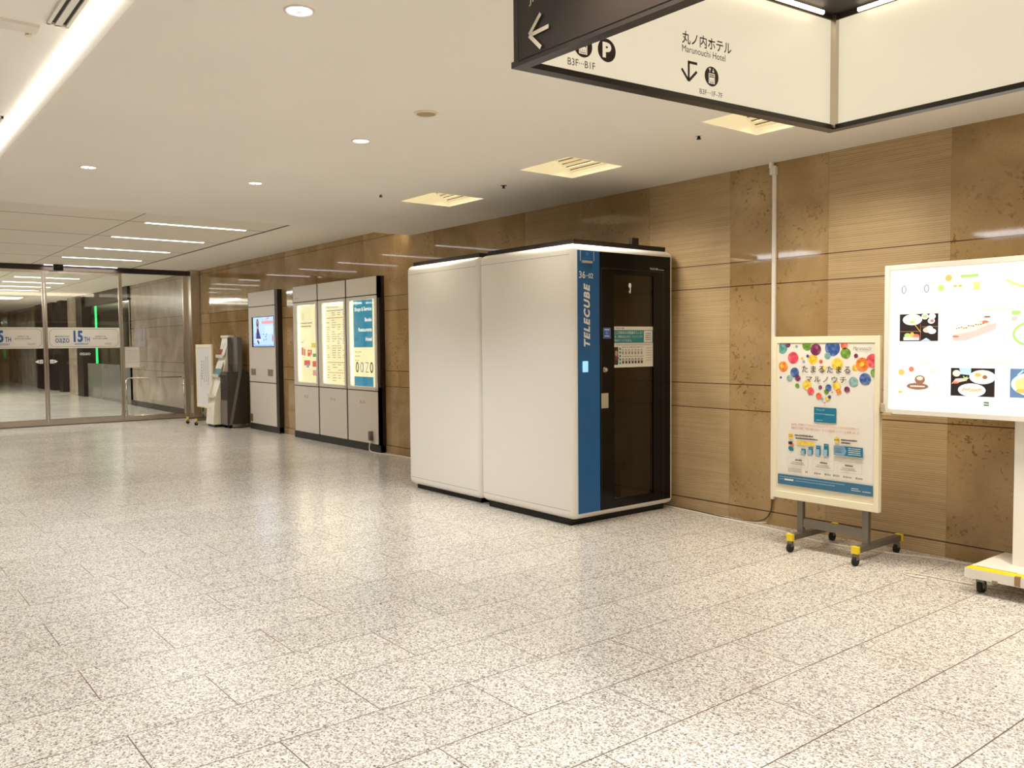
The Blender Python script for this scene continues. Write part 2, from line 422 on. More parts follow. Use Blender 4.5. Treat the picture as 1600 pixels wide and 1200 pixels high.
# ================================================================== CEILING LAMPS
def square_light(x, y, lab):
    r = thing('ceiling_light', (x, y, ZC), lab, 'ceiling light', 'square louvred ceiling lights')
    cr = mat('fixture_cream', (255, 234, 184), .5, emit=.55)
    h = MB(); W_, D_, T = FW, FD, .012
    # side walls of the recess; the louvre leans up away from the wall
    zt = .30
    h.prism([(x-W_, y-D_, ZC), (x-W_, y+D_, ZC), (x-W_, y+D_, ZC+.05), (x-W_, y-D_, ZC+zt)], (T, 0, 0))
    h.prism([(x+W_, y-D_, ZC), (x+W_, y+D_, ZC), (x+W_, y+D_, ZC+.05), (x+W_, y-D_, ZC+zt)], (-T, 0, 0))
    h.box(x-W_, x+W_, y+D_-T, y+D_, ZC, ZC+.05); h.box(x-W_, x+W_, y-D_, y-D_+T, ZC, ZC+zt)
    h.build('housing', cr, r)
    l = MB(); n = 13
    l.prism([(x-W_, y-D_, ZC+zt), (x+W_, y-D_, ZC+zt), (x+W_, y+D_, ZC+.05), (x-W_, y+D_, ZC+.05)], (0, 0, .012))
    l.build('reflector', mat('reflector_glow', (196, 156, 96), .5, emit=.12), r)
    s_ = MB()
    for i in range(n):
        f = (i+.5)/n; yy = y+D_-.02-f*(2*D_-.04); zz = ZC+.04+f*(zt-.05)
        s_.prism([(x-W_+T, yy-.0115, zz), (x-W_+T, yy+.0115, zz-.010), (x-W_+T, yy+.0115, zz-.005), (x-W_+T, yy-.0115, zz+.005)], (2*W_-2*T, 0, 0))
    s_.build('louvre', mat('louvre_cream', (255, 232, 178), .4, emit=.45), r)
    area_light('lamp', (x, y, ZC+.03), .5, .48, 15, WARM, (math.radians(18), 0, 0), 112, r)
    return r
FL = ['square louvred ceiling light nearest the ceiling edge, left of the other two', 'square louvred ceiling light over the front phone booth', 'square louvred ceiling light half hidden behind the hanging sign']
for i, (x, y) in enumerate(FIX):
    square_light(x, y, FL[i] if i < 3 else 'square louvred ceiling light further along the wall, to the right of the hanging sign')

def downlight(x, y, lab, power=85, z=ZC, cone=120):
    r = thing('downlight', (x, y, z), lab, 'ceiling light', 'round recessed downlights')
    MB().lathe((x, y, z), [(.066, 0), (.066, -.004), (.060, -.007), (.054, -.004), (.052, 0)]).build('trim_ring', WHITE, r)
    b = MB(); b.lathe((x, y, z), [(.053, -.002), (.045, -.0015), (.0, -.0012)], 32); b.build('lamp_disc', mat('downlight_glow', (255, 252, 245), .5, emit=5), r)
    MB().ball((x-.004, y, z-.006), .012, sc=(1.6, 1, .5)).build('bulb', mat('bulb_glow', (215, 208, 200), .5, emit=.8), r)
    spot_light('lamp', (x, y, z-.03), power, cone, SOFT, parent=r)
    return r
downlight(-3.455, 1.6, 'round recessed downlight at the top of the photo, largest of the four')
downlight(-5.371, 2.931, 'round recessed downlight below left of the ceiling speaker')
downlight(-7.30, 2.934, 'round recessed downlight in the middle, between the speaker light and the far left one')
downlight(-7.424, 1.616, 'round recessed downlight furthest left')
for x, y in ((-1.5, 1.6), (-.4, .3), (-2.4, .2), (1.6, 2.0), (.4, 1.6), (-.35, 3.9)):  # extra downlights added outside the frame to brighten floor and ceiling
    if y > 1.03: downlight(x, y, 'round downlight added out of view as fill light', 130)
r = thing('ceiling_speaker', (-4.498, 2.911, ZC), 'round beige ceiling speaker with a perforated grille', 'speaker')
MB().lathe((-4.498, 2.911, ZC), [(.074, 0), (.074, -.006), (.066, -.010), (.060, -.006)]).build('rim', CREAM, r)
MB().lathe((-4.498, 2.911, ZC), [(.061, -.005), (.03, -.0055), (0, -.006)]).build('grille', mat('grille_tan', (168, 148, 112), .6), r)

def sprinkler(x, y, z, lab, big=False):
    r = thing('sprinkler', (x, y, z), lab, 'sprinkler')
    MB().lathe((x, y, z), [(.028, 0), (.026, -.003), (.012, -.004)]).build('escutcheon', STEEL if big else WHITE, r)
    b = MB(); b.rod((x, y, z), (x, y, z-.022), .008).rod((x, y, z-.022), (x, y, z-.025), .016)
    for a in (0, PI/2, PI, 3*PI/2): b.rod((x+.008*math.cos(a), y+.008*math.sin(a), z-.004), (x+.013*math.cos(a), y+.013*math.sin(a), z-.022), .002, n=6)
    b.build('nozzle', CREAM if z > 3 else DBROWN, r)
sprinkler(-3.856, 4.736, ZC, 'small sprinkler in front of the light behind the hanging sign')
sprinkler(-6.118, 4.781, ZC, 'small sprinkler between the two square ceiling lights', True)
sprinkler(-7.166, 4.112, ZC, 'small sprinkler beside the leftmost square ceiling light')
sprinkler(-4.78, .79, 3.05, 'sprinkler with a wide ring in the ceiling groove at top left', True)

# cove: continuous light strip behind the fascia
b = MB()
b.box(-18.9, 6, .968, 1.006, 3.012, 3.036, .006, 3)
cv = b.build('light_strip', mat('cove_glow', (255, 250, 238), .5, emit=2.3))
tag(cv, 'continuous white light strip in the cove at top left', 'light strip')
# slot diffusers
def slot(x0, x1, lab):
    r = thing('slot_diffuser', ((x0+x1)/2, .9, 3.05), lab, 'air diffuser', 'slot diffusers in the raised ceiling')
    b = MB()
    for y0, y1 in ((.835, .850), (.868, .884), (.884, .897), (.915, .93)): b.box(x0, x1, y0, y1, 3.034, 3.05)
    b.box(x0, x0+.012, .835, .93, 3.034, 3.05); b.box(x1-.012, x1, .835, .93, 3.034, 3.05)
    b.build('frame', WHITE, r)
    MB().box(x0+.012, x1-.012, .850, .868, 3.044, 3.052).box(x0+.012, x1-.012, .897, .915, 3.044, 3.052).build('slot', BLACKM, r)
slot(-4.58, -2.6, 'white two slot air diffuser at top left beside the light strip')
slot(-8.6, -6.62, 'white two slot air diffuser cut by the left edge of the photo')
# raised ceiling groove
struct(MB().box(-4.77, -4.66, -5, .82, 3.035, 3.05).build('trim_4', WHITE))

# linear lamps in the panelled ceiling
def linear(x, y0, y1, lab, z=ZU, power=0):
    r = thing('linear_light', (x, (y0+y1)/2, z), lab, 'ceiling light', 'linear ceiling lights in the panelled ceiling')
    MB().box(x-.032, x+.032, y0, y1, z-.006, z).build('lamp_frame', WHITE, r)
    MB().box(x-.024, x+.024, y0+.01, y1-.01, z-.010, z-.006).build('tube', mat('linear_glow', (250, 246, 255), .5, emit=6), r)
    if power: area_light('lamp', (x, (y0+y1)/2, z-.013), .05, y1-y0-.04, power, (1, .97, .93), (0, 0, 0), 150, r)
ORD = ['first', 'second', 'third', 'fourth', 'fifth']
for i in range(5):
    linear(-11.33-1.685*i, 3.10, 4.41, 'linear ceiling light, %s one from the step in the ceiling' % ORD[i], power=13)
BEY = ['just beyond the glass screen', 'second beyond the glass screen', 'third beyond the glass screen', 'fourth beyond the glass screen', 'fifth beyond the glass screen', 'sixth beyond the glass screen', 'seventh beyond the glass screen', 'eighth beyond the glass screen']
for i in range(5):
    linear(-19.755-1.685*i, 3.10, 4.41, 'linear ceiling light, ' + BEY[i], power=22 if i % 2 == 0 else 0)
    linear(-19.755-1.685*i, .2, 1.5, 'linear ceiling light in the left row, ' + BEY[i], power=22 if i % 2 else 0)
# indirect strip on the ceiling step, facing the glass
st = MB().box(XE-.02, XE, 1.1, 5.86, 2.955, 3.035).build('light_strip', mat('step_glow', (255, 238, 205), .5, emit=6))
tag(st, 'indirect light strip along the step where the ceiling rises', 'light strip')

# ================================================================== GLASS SCREEN
def bars(parent, name, rects, m, x0=XG-.025, x1=XG+.025):
    b = MB()
    for y0, y1, z0, z1 in rects: b.box(x0, x1, y0, y1, z0, z1)
    return b.build(name, m, parent)
HZ = 2.97
def door(n, y0, y1):
    o = MB().box(XG-.02, XG+.02, y0, y0+.035, .02, HZ).box(XG-.02, XG+.02, y1-.035, y1, .02, HZ).box(XG-.02, XG+.02, y0+.035, y1-.035, .02, .13).box(XG-.02, XG+.02, y0+.035, y1-.035, HZ-.05, HZ).build('door_%d' % n, STEEL)
    struct(o)
    MB().box(XG-.005, XG+.005, y0+.035, y1-.035, .13, HZ-.05).build('glass_pane', GLASS, o)
    return o
d1 = door(1, 1.78, 3.112); d2 = door(2, 3.12, 4.47)
door(3, .44, 1.77)
w1 = MB().box(XG-.03, XG+.03, 4.472, 4.50, 0, HZ).box(XG-.03, XG+.03, 5.69, 5.75, 0, HZ).box(XG-.03, XG+.03, 4.50, 5.69, 0, .10).build('window_1', STEEL); struct(w1)
MB().box(XG-.005, XG+.005, 4.50, 5.69, .10, HZ).build('glass_pane', GLASS, w1)
w2 = MB().box(XG-.03, XG+.03, -5, .43, 0, .10).build('window_2', STEEL); struct(w2)
MB().box(XG-.005, XG+.005, -5, .43, .10, HZ).build('glass_pane', GLASS, w2)
struct(MB().box(XG-.04, XG+.04, -5, 5.75, HZ, ZU).build('trim_5', DBROWN))
struct(MB().box(XG-.04, XG+.04, 0, 5.7, 0, .02).build('trim_6', STEELD))
struct(MB().box(XG-.10, XG+.34, 5.75, WY, 0, ZU, .006).build('trim_7', STEEL))
# guard rail on the fixed pane
g = MB().tube([(XG+.06, 4.52, .11), (XG+.06, 4.52, .83), (XG+.06, 4.56, .87), (XG+.06, 5.61, .87), (XG+.06, 5.65, .83), (XG+.06, 5.65, .11)], .012, 10)
for y, z in ((5.08, .87), (5.65, .70), (4.52, .6), (4.52, .2), (5.65, .2), (5.08, .11)): g.rod((XG, y, z), (XG+.06, y, z), .02)
g.tube([(XG+.06, 4.52, .11), (XG+.06, 5.65, .11)], .010, 8)
tag(g.build('guard_rail', STEEL), 'bent steel guard rail in front of the fixed glass pane', 'guard rail')
tag(MB().box(XG-.3, XG-.10, 2.62, 2.80, ZU-.05, ZU, .01).build('door_sensor', BLACKM), 'dark door sensor above the left glass door', 'sensor', 'door sensors')
tag(MB().box(XG+.19, XG+.25, 3.25, 3.42, HZ-.02, ZU, .01).build('door_sensor', BLACKM), 'dark door sensor above the middle glass door, right of the mullion', 'sensor', 'door sensors')
PAPER = mat('paper_white', (226, 220, 206), .6); GOLD = mat('print_gold', (150, 134, 104), .6); NAVY = mat('print_navy', (34, 92, 156), .6); INK = mat('print_ink', (54, 44, 38), .6); GREYP = mat('print_grey', (150, 140, 128), .6)
WP = mat('print_white', (240, 238, 230), .5)
def banner(par, y0, y1):
    a = Art((XG+.0055, 0, 0), (0, 1, 0), (0, 0, 1), .0015)
    z0, z1 = 1.485, 1.885; W_ = y1-y0
    a.rect(y0, z0, y1, z1, PAPER).nxt()
    c, e = .055, .03; f = .007
    P = [(y0+e+c, z0+e), (y1-e-c, z0+e), (y1-e, z0+e+c), (y1-e, z1-e-c), (y1-e-c, z1-e), (y0+e+c, z1-e), (y0+e, z1-e-c), (y0+e, z0+e+c)]
    for i in range(8): a.line(*P[i], *P[(i+1) % 8], f, GOLD)
    a.text('MARUNOUCHI', y0+.125, 1.70, y0+.37, 1.727, INK, bold=.01)
    a.text('oazo', y0+.125, 1.59, y0+.37, 1.675, NAVY, bold=.004)
    a.text('15', y0+.445, 1.60, y0+.61, 1.825, NAVY, bold=.04)
    a.text('TH', y0+.63, 1.61, y0+.73, 1.70, NAVY, bold=.02)
    a.text('ANNIVERSARY', y0+.46, 1.545, y0+.71, 1.585, NAVY, bold=.01)
    a.text('丸の内オアゾは', y0+.83, 1.70, y0+1.02, 1.728, INK, bold=.015)
    a.text('おかげさまで15周年！', y0+.79, 1.655, y0+1.06, 1.685, INK, bold=.015)
    for k in range(4): a.frame(y0+1.0+k*.034, 1.55, y0+1.024+k*.034, 1.585, .005, GREYP)
    a.build('banner', par)
banner(d1, 1.815, 3.077); banner(d2, 3.155, 4.435)
def arrow_sticker(par, y, s):
    a = Art((XG+.0055, 0, 0), (0, 1, 0), (0, 0, 1), .0015)
    a.rect(y-.03, 1.195, y+.03, 1.27, WP); a.face([(y+s*.04, 1.195), (y+s*.04, 1.27), (y+s*.105, 1.232)], WP)
    a.nxt().ring(y, 1.238, .018, .012, .005, INK).rect(y-.014, 1.208, y+.014, 1.216, INK)
    a.build('arrow_sticker', par)
arrow_sticker(d1, 3.03, -1); arrow_sticker(d2, 3.21, 1)
a = Art((XG+.0055, 0, 0), (0, 1, 0), (0, 0, 1), .0015); a.rect(4.52, 1.08, 4.81, 1.50, PAPER).nxt()
a.frame(4.53, 1.09, 4.80, 1.49, .004, GREYP); a.rect(4.54, 1.43, 4.79, 1.434, GREYP); a.rect(4.54, 1.19, 4.79, 1.194, GREYP)
for k in range(7): a.greek(4.56, 1.40-k*.028, 4.77-.05*(k % 3 == 2), .005, GREYP)
a.build('paper_notice', w1)
a = Art((XG-.0075, 0, 0), (0, 1, 0), (0, 0, 1), .001); a.text('oazo', 3.70, 1.345, 3.895, 1.395, WP, bold=.02, mirror=True); a.build('door_lettering', d2)

# ================================================================== CORRIDOR BEYOND THE GLASS
struct(MB().box(-23.3, XG-.1, WY, WY+.2, 0, 3.2).build('wall_right', WALLG))
struct(MB().box(-23.3, XG-.1, WY-.03, WY, 0, .13).build('baseboard_right', DBROWN))
struct(MB().box(-29.9, -23.3, WY-.05, WY+.12, 2.72, 3.2).build('trim_8', DBROWN))
struct(MB().box(-28.2, -23.3, WY, WY+.08, 0, 1.02).build('trim_9', mat('grey_panel', (120, 120, 112), .12, 0)))
gp = MB().box(-28.2, -23.3, WY+.02, WY+.03, 1.02, 2.72).build('window_3', GLASS); struct(gp)
struct(MB().box(-30.3, -29.0, WY-.10, WY+.2, 0, 3.1).build('trim_10', WALLG))
struct(MB().box(-29.0, -28.2, WY-.12, WY+.2, 0, 3.1).build('trim_11', DBROWN))
struct(MB().box(-32.2, -31.6, WY-.05, WY+.3, 0, 3.1).build('trim_12', DBROWN))
struct(MB().box(-33.9, -33.1, WY-.05, WY+.3, 0, 3.1).build('trim_13', DBROWN))
struct(MB().box(-36.0, -34.6, WY-.12, WY+.4, 0, 3.1).build('trim_14', DBROWN))
struct(MB().box(-43.3, -36.0, WY, WY+.2, 0, 3.2).build('wall_right', WALLG))
struct(MB().box(-45.2, -45, -5, 9.5, 0, 3.2).build('wall_far', WALL))
struct(MB().box(-45, -22, 9.3, 9.5, 0, 3.2).build('wall_lobby', mat('lobby_grey', (150, 146, 130), .35)))
struct(MB().box(-23.4, -23.2, WY, 9.4, 0, 3.2).build('wall_lobby', WALLG))
tag(MB().rod((-34.05, 7.5, .9), (-34.05, 7.5, ZU), .035).build('neon_tube', mat('neon_green', (40, 230, 110), .4, emit=3)), 'thin vertical green light tube seen through the glass screen', 'neon tube')
for x in (-25.2, -26.3): struct(MB().box(x-.06, x+.06, 9.2, 9.3, 0, 2.6).build('trim_15', mat('gold_frame', (170, 150, 100), .4)))
for i, x in enumerate((-25.5, -31, -37, -41)):
    o = MB().box(x-1.2, x+1.2, 7.2, 7.3, ZU-.01, ZU).build('linear_light', mat('lobby_glow', (255, 246, 225), .5, emit=6))
    tag(o, 'bright lobby ceiling strip far beyond the glass, ' + ('nearest the glass', 'behind the stone pillar', 'behind the dark posts', 'deepest in')[i], 'ceiling light', 'lobby ceiling strips')
o = MB().box(-29.4, -27.9, -4, 3.4, ZU-.012, ZU-.002).build('ceiling_panel_light', mat('cross_glow', (255, 247, 230), .5, emit=4)); tag(o, 'broad bright ceiling panel in the corridor beyond the left glass door', 'ceiling light')
o = MB().box(-31.4, -30.3, -4, 4.6, ZU-.012, ZU-.002).build('linear_light', mat('cross_glow', (255, 247, 230), .5, emit=7)); tag(o, 'long bright ceiling band crossing the corridor behind the broad panel', 'ceiling light')
area_light('corridor_fill', (-22, 1.5, ZU-.02), 5, .1, 95, SOFT)  # added fill light for the corridor, here and next; no fitting
area_light('corridor_fill', (-30, 1.5, ZU-.02), 5, .1, 120, SOFT)
area_light('lobby_fill', (-30, 8, ZU-.02), 8, .2, 90, SOFT)  # fill light for the lobby, without a fitting of its own

# ================================================================== PHONE BOOTHS
BX0, BX1, BY0, BY1, BZ0, BZ1 = -6.325, -5.06, 4.645, 5.875, .05, 2.305
r = thing('phone_booth', ((BX0+BX1)/2, (BY0+BY1)/2, 0), 'white phone booth at the front with a blue strip and a glass door', 'phone booth', 'phone booths')
booth1 = r
b = MB().box(BX0, BX1, BY0, BY1, BZ0, BZ1, .055, 5)
# open the front face
fs = [f for f in b.bm.faces if f.normal.x > .99 and f.calc_area() > 1]
if not fs: b.bm.normal_update(); fs = [f for f in b.bm.faces if f.normal.x > .99 and f.calc_area() > 1]
bmesh.ops.delete(b.bm, geom=fs, context='FACES')
b.build('body', BOOTH, r)
# inner lining, open to the front
b = MB(); x0, x1, y0, y1, z0, z1 = BX0+.08, BX1-.005, BY0+.07, BY1-.06, BZ0+.06, BZ1-.06
b.poly([(x0, y0, z0), (x0, y1, z0), (x0, y1, z1), (x0, y0, z1)]).poly([(x0, y0, z0), (x1, y0, z0), (x1, y0, z1), (x0, y0, z1)]).poly([(x0, y1, z0), (x0, y1, z1), (x1, y1, z1), (x1, y1, z0)])
b.poly([(x0, y0, z0), (x0, y1, z0), (x1, y1, z0), (x1, y0, z0)]).poly([(x0, y0, z1), (x1, y0, z1), (x1, y1, z1), (x0, y1, z1)])
b.build('lining', INTERIOR, r)
b = MB().box(x0+.02, x0+.36, y0+.03, y1-.03, .70, .73, .004).box(x0+.02, x0+.04, y0+.05, y1-.05, .06, .70); b.build('desk', mat('desk_brown', (70, 54, 42), .4), r)
b = MB().box(x0+.55, x0+.95, 5.05, 5.5, .40, .46, .01).box(x0+.58, x0+.92, 5.08, 5.47, z0, .40, .01); b.build('stool', mat('stool_dark', (52, 44, 38), .6), r)
MB().box(BX0+.06, BX1-.05, BY0+.06, BY1-.06, BZ1-.005, 2.345).build('roof_cap', BLACKM, r)
MB().box(BX1-.10, BX1-.06, 5.40, 5.485, 2.34, 2.405, .004).build('roof_bracket', BLACKM, r)
MB().box(BX0+.085, BX1-.06, BY0+.03, BY1-.07, 0, .05).build('plinth', BLACK, r)
for zz in (2.215, .125):
    MB().box(BX0+.035, BX1-.04, BY0-.0008, BY0+.01, zz, zz+.003).build('seam', SEAM, r)
    MB().box(BX0+.035, BX1-.04, BY1-.01, BY1+.0008, zz, zz+.003).build('seam', SEAM, r)
FX = BX1+.004
bp = MB().box(BX1-.03, FX, 4.70, 4.945, .10, 2.252).build('blue_panel', BLUE, r)
LET = mat('lettering_white', (236, 234, 226), .5)
a = Art((FX, 0, 0), (0, 1, 0), (0, 0, 1), .0006)
a.text('TELECUBE', 4.765, 1.47, 4.835, 1.985, LET, shear=.25, bold=.045, spacing=1.25, rot=90)
a.build('lettering', bp); a = Art((FX, 0, 0), (0, 1, 0), (0, 0, 1), .0006)
a.text('36', 4.715, 2.025, 4.785, 2.082, LET, bold=.01); a.rect(4.795, 2.045, 4.812, 2.051, LET); a.text('02', 4.82, 2.028, 4.872, 2.068, LET, bold=.008)
a.build('unit_number', bp); a = Art((FX, 0, 0), (0, 1, 0), (0, 0, 1), .0006)
a.rect(4.728, 2.165, 4.733, 2.25, LET); a.rect(4.880, 2.17, 4.884, 2.25, LET)
a.text('TELECUBE', 4.765, 2.185, 4.845, 2.195, mat('pale_blue', (90, 140, 190), .5))
a.ring(4.806, 2.225, .016, .012, .004, MATS['pale_blue']).ring(4.806, 2.225, .009, .006, .003, MATS['pale_blue'])
a.build('emblem', bp)
MB().box(FX, FX+.006, 4.745, 4.862, 2.148, 2.168, .002).build('name_plate', mat('tan_plate', (178, 164, 138), .4), bp)
MB().box(FX, FX+.010, 4.748, 4.806, 1.262, 1.352, .004).build('card_reader', mat('reader_glow', (150, 205, 245), .4, emit=.9), bp)
DY0, DY1, WY0, WY1, WZ0, WZ1 = 4.947, 5.822, 5.115, 5.60, .17, 2.075
dr = MB().box(BX1-.04, FX, DY0, WY0, .10, 2.252).box(BX1-.04, FX, WY1, DY1, .10, 2.252).box(BX1-.04, FX, WY0, WY1, WZ1, 2.252).box(BX1-.04, FX, WY0, WY1, .10, WZ0).build('door', BLACK, r)
MB().box(BX1-.012, BX1-.004, WY0, WY1, WZ0, WZ1).build('door_glass', TINT, dr)
b = MB(); EDG = mat('edge_brown', (42, 34, 28), .35)
for q in ((DY0+.015, DY1-.09, 2.115, 2.119), (DY0+.015, DY0+.019, .12, 2.115), (DY1-.094, DY1-.09, .12, 2.115)): b.box(FX, FX+.0015, q[0], q[1], q[2], q[3])
b.build('door_outline', EDG, dr)
MB().rod((FX, 5.0, 1.275), (FX+.012, 5.0, 1.275), .024, .022).ball((FX+.018, 5.0, 1.275), .018).build('lock_knob', STEEL, dr)
MB().box(FX, FX+.006, 4.96, 5.04, .955, 1.08, .002).box(FX+.006, FX+.011, 4.975, 5.0, .97, 1.065, .002).box(FX+.006, FX+.008, 5.005, 5.03, .97, 1.065).build('pull_handle', mat('satin_handle', (186, 176, 156), .4, .25), dr)
a = Art((FX, 0, 0), (0, 1, 0), (0, 0, 1), .0006); SB = mat('sticker_blue', (58, 84, 160), .5)
a.rect(4.985, 1.535, 5.072, 1.625, SB).nxt().frame(4.987, 1.537, 5.070, 1.623, .003, MATS['pale_blue']).rect(5.0, 1.605, 5.057, 1.612, LET).rect(5.0, 1.553, 5.057, 1.559, LET)
a.ell(5.0285, 1.583, .014, MATS['pale_blue']); a.build('door_sticker', dr)
a = Art((FX, 0, 0), (0, 1, 0), (0, 0, 1), .0006); a.text('TELECUBE', 5.555, 2.132, 5.66, 2.147, LET); a.rect(5.665, 2.133, 5.735, 2.136, LET); a.build('door_lettering', dr)
b = MB().ball((BX1-.012+.012, 5.31, 1.985), .022, sc=(.3, .75, 1)).tube([(BX1+.004, 5.31, 1.965), (BX1+.006, 5.308, 1.935), (BX1+.014, 5.298, 1.922), (BX1+.014, 5.287, 1.935)], .005, 8)
b.build('coat_hook', WHITE, dr)
# door poster
TEAL = mat('print_teal', (40, 128, 134), .5); PW = mat('poster_white', (228, 222, 208), .5)
a = Art((BX1-.004, 0, 0), (0, 1, 0), (0, 0, 1), .0005, .001)
q0, q1 = 5.116, 5.60
a.rect(q0, 1.29, q1, 1.637, PW).nxt().rect(q0, 1.497, q1, 1.607, TEAL).nxt()
a.text('TELECUBE', 5.14, 1.615, 5.24, 1.628, INK, bold=.01)
a.text('ここがあなたの快適オフィス！', 5.125, 1.572, 5.465, 1.598, PW, bold=.01)
a.text('急、時間を気にせず、テレワークや', 5.125, 1.54, 5.465, 1.561, PW)
a.text('集中ワークできます。', 5.125, 1.508, 5.335, 1.529, PW)
a.rect(5.485, 1.503, 5.592, 1.602, PW).nxt()
for k in range(4): a.greek(5.505, 1.575-k*.018, 5.575, .008, INK)
a.rect(5.118, 1.485, q1-.01, 1.487, GREYP).greek(5.14, 1.477, 5.58, .005, GREYP)
a.rect(5.118, 1.313, 5.168, 1.463, INK).nxt(); a.ell(5.145, 1.41, .017, mat('print_skin', (190, 140, 105), .6), .025).ell(5.152, 1.37, .022, mat('print_brown', (120, 66, 44), .6), .02)
for k in range(5): a.ell(5.19, 1.447-k*.03, .011, TEAL)
for row, zz in enumerate((1.40, 1.322)):
    a.greek(5.215, zz+.058, 5.47, .006, INK, .02, .6)
    for k in range(7):
        x = 5.213+k*.038; mm = INK if row else GREYP
        a.rect(x, zz, x+.020, zz+.042, mm); a.nxt().rect(x+.004, zz+.022, x+.016, zz+.036, PW)
for k in range(6): a.greek(5.505, 1.45-k*.021, 5.58, .006, GREYP)
a.build('door_poster', dr)

booth2 = copy_thing(booth1, ((BX0+BX1)/2-1.277, (BY0+BY1)/2, 0), PI, 'white phone booth behind the front one, standing further left')

# ================================================================== DIRECTORY (three bays) AND SCREEN TOTEM
KY = 5.85
GLOW = mat('backlit_cream', (255, 240, 190), .5, emit=.86)
TUBE = mat('tube_cream', (255, 250, 220), .5, emit=3)
TQ = mat('lit_turquoise', (16, 132, 166), .5, emit=.8)
def e(nm, c, s=.7): return mat(nm, c, .5, emit=s)
r = thing('directory_board', (-11.7, KY, 0), 'three bay floor directory with backlit windows by the wall', 'directory board')
b = MB().box(-13.12, -10.30, KY+.036, WY, .02, 2.45)
for q in ((-13.12, -13.08, .02, 2.45), (-10.40, -10.30, .02, 2.45), (-12.225, -12.165, .02, 2.45), (-11.29, -11.23, .02, 2.45), (-13.12, -10.30, .02, .905), (-13.12, -10.30, 2.145, 2.45)): b.box(q[0], q[1], KY+.007, KY+.037, q[2], q[3])
b.build('carcass', DBROWN, r)
MB().box(-13.12, -10.30, KY+.0, WY, 0, .10).build('plinth', BLACKM, r)
bays = [(-13.09, -12.215), (-12.175, -11.28), (-11.24, -10.36)]
wins = [(-12.95, -12.27), (-12.05, -11.33), (-11.16, -10.42)]
SKIN = mat('lit_grey', (170, 158, 140), .5, emit=.35)
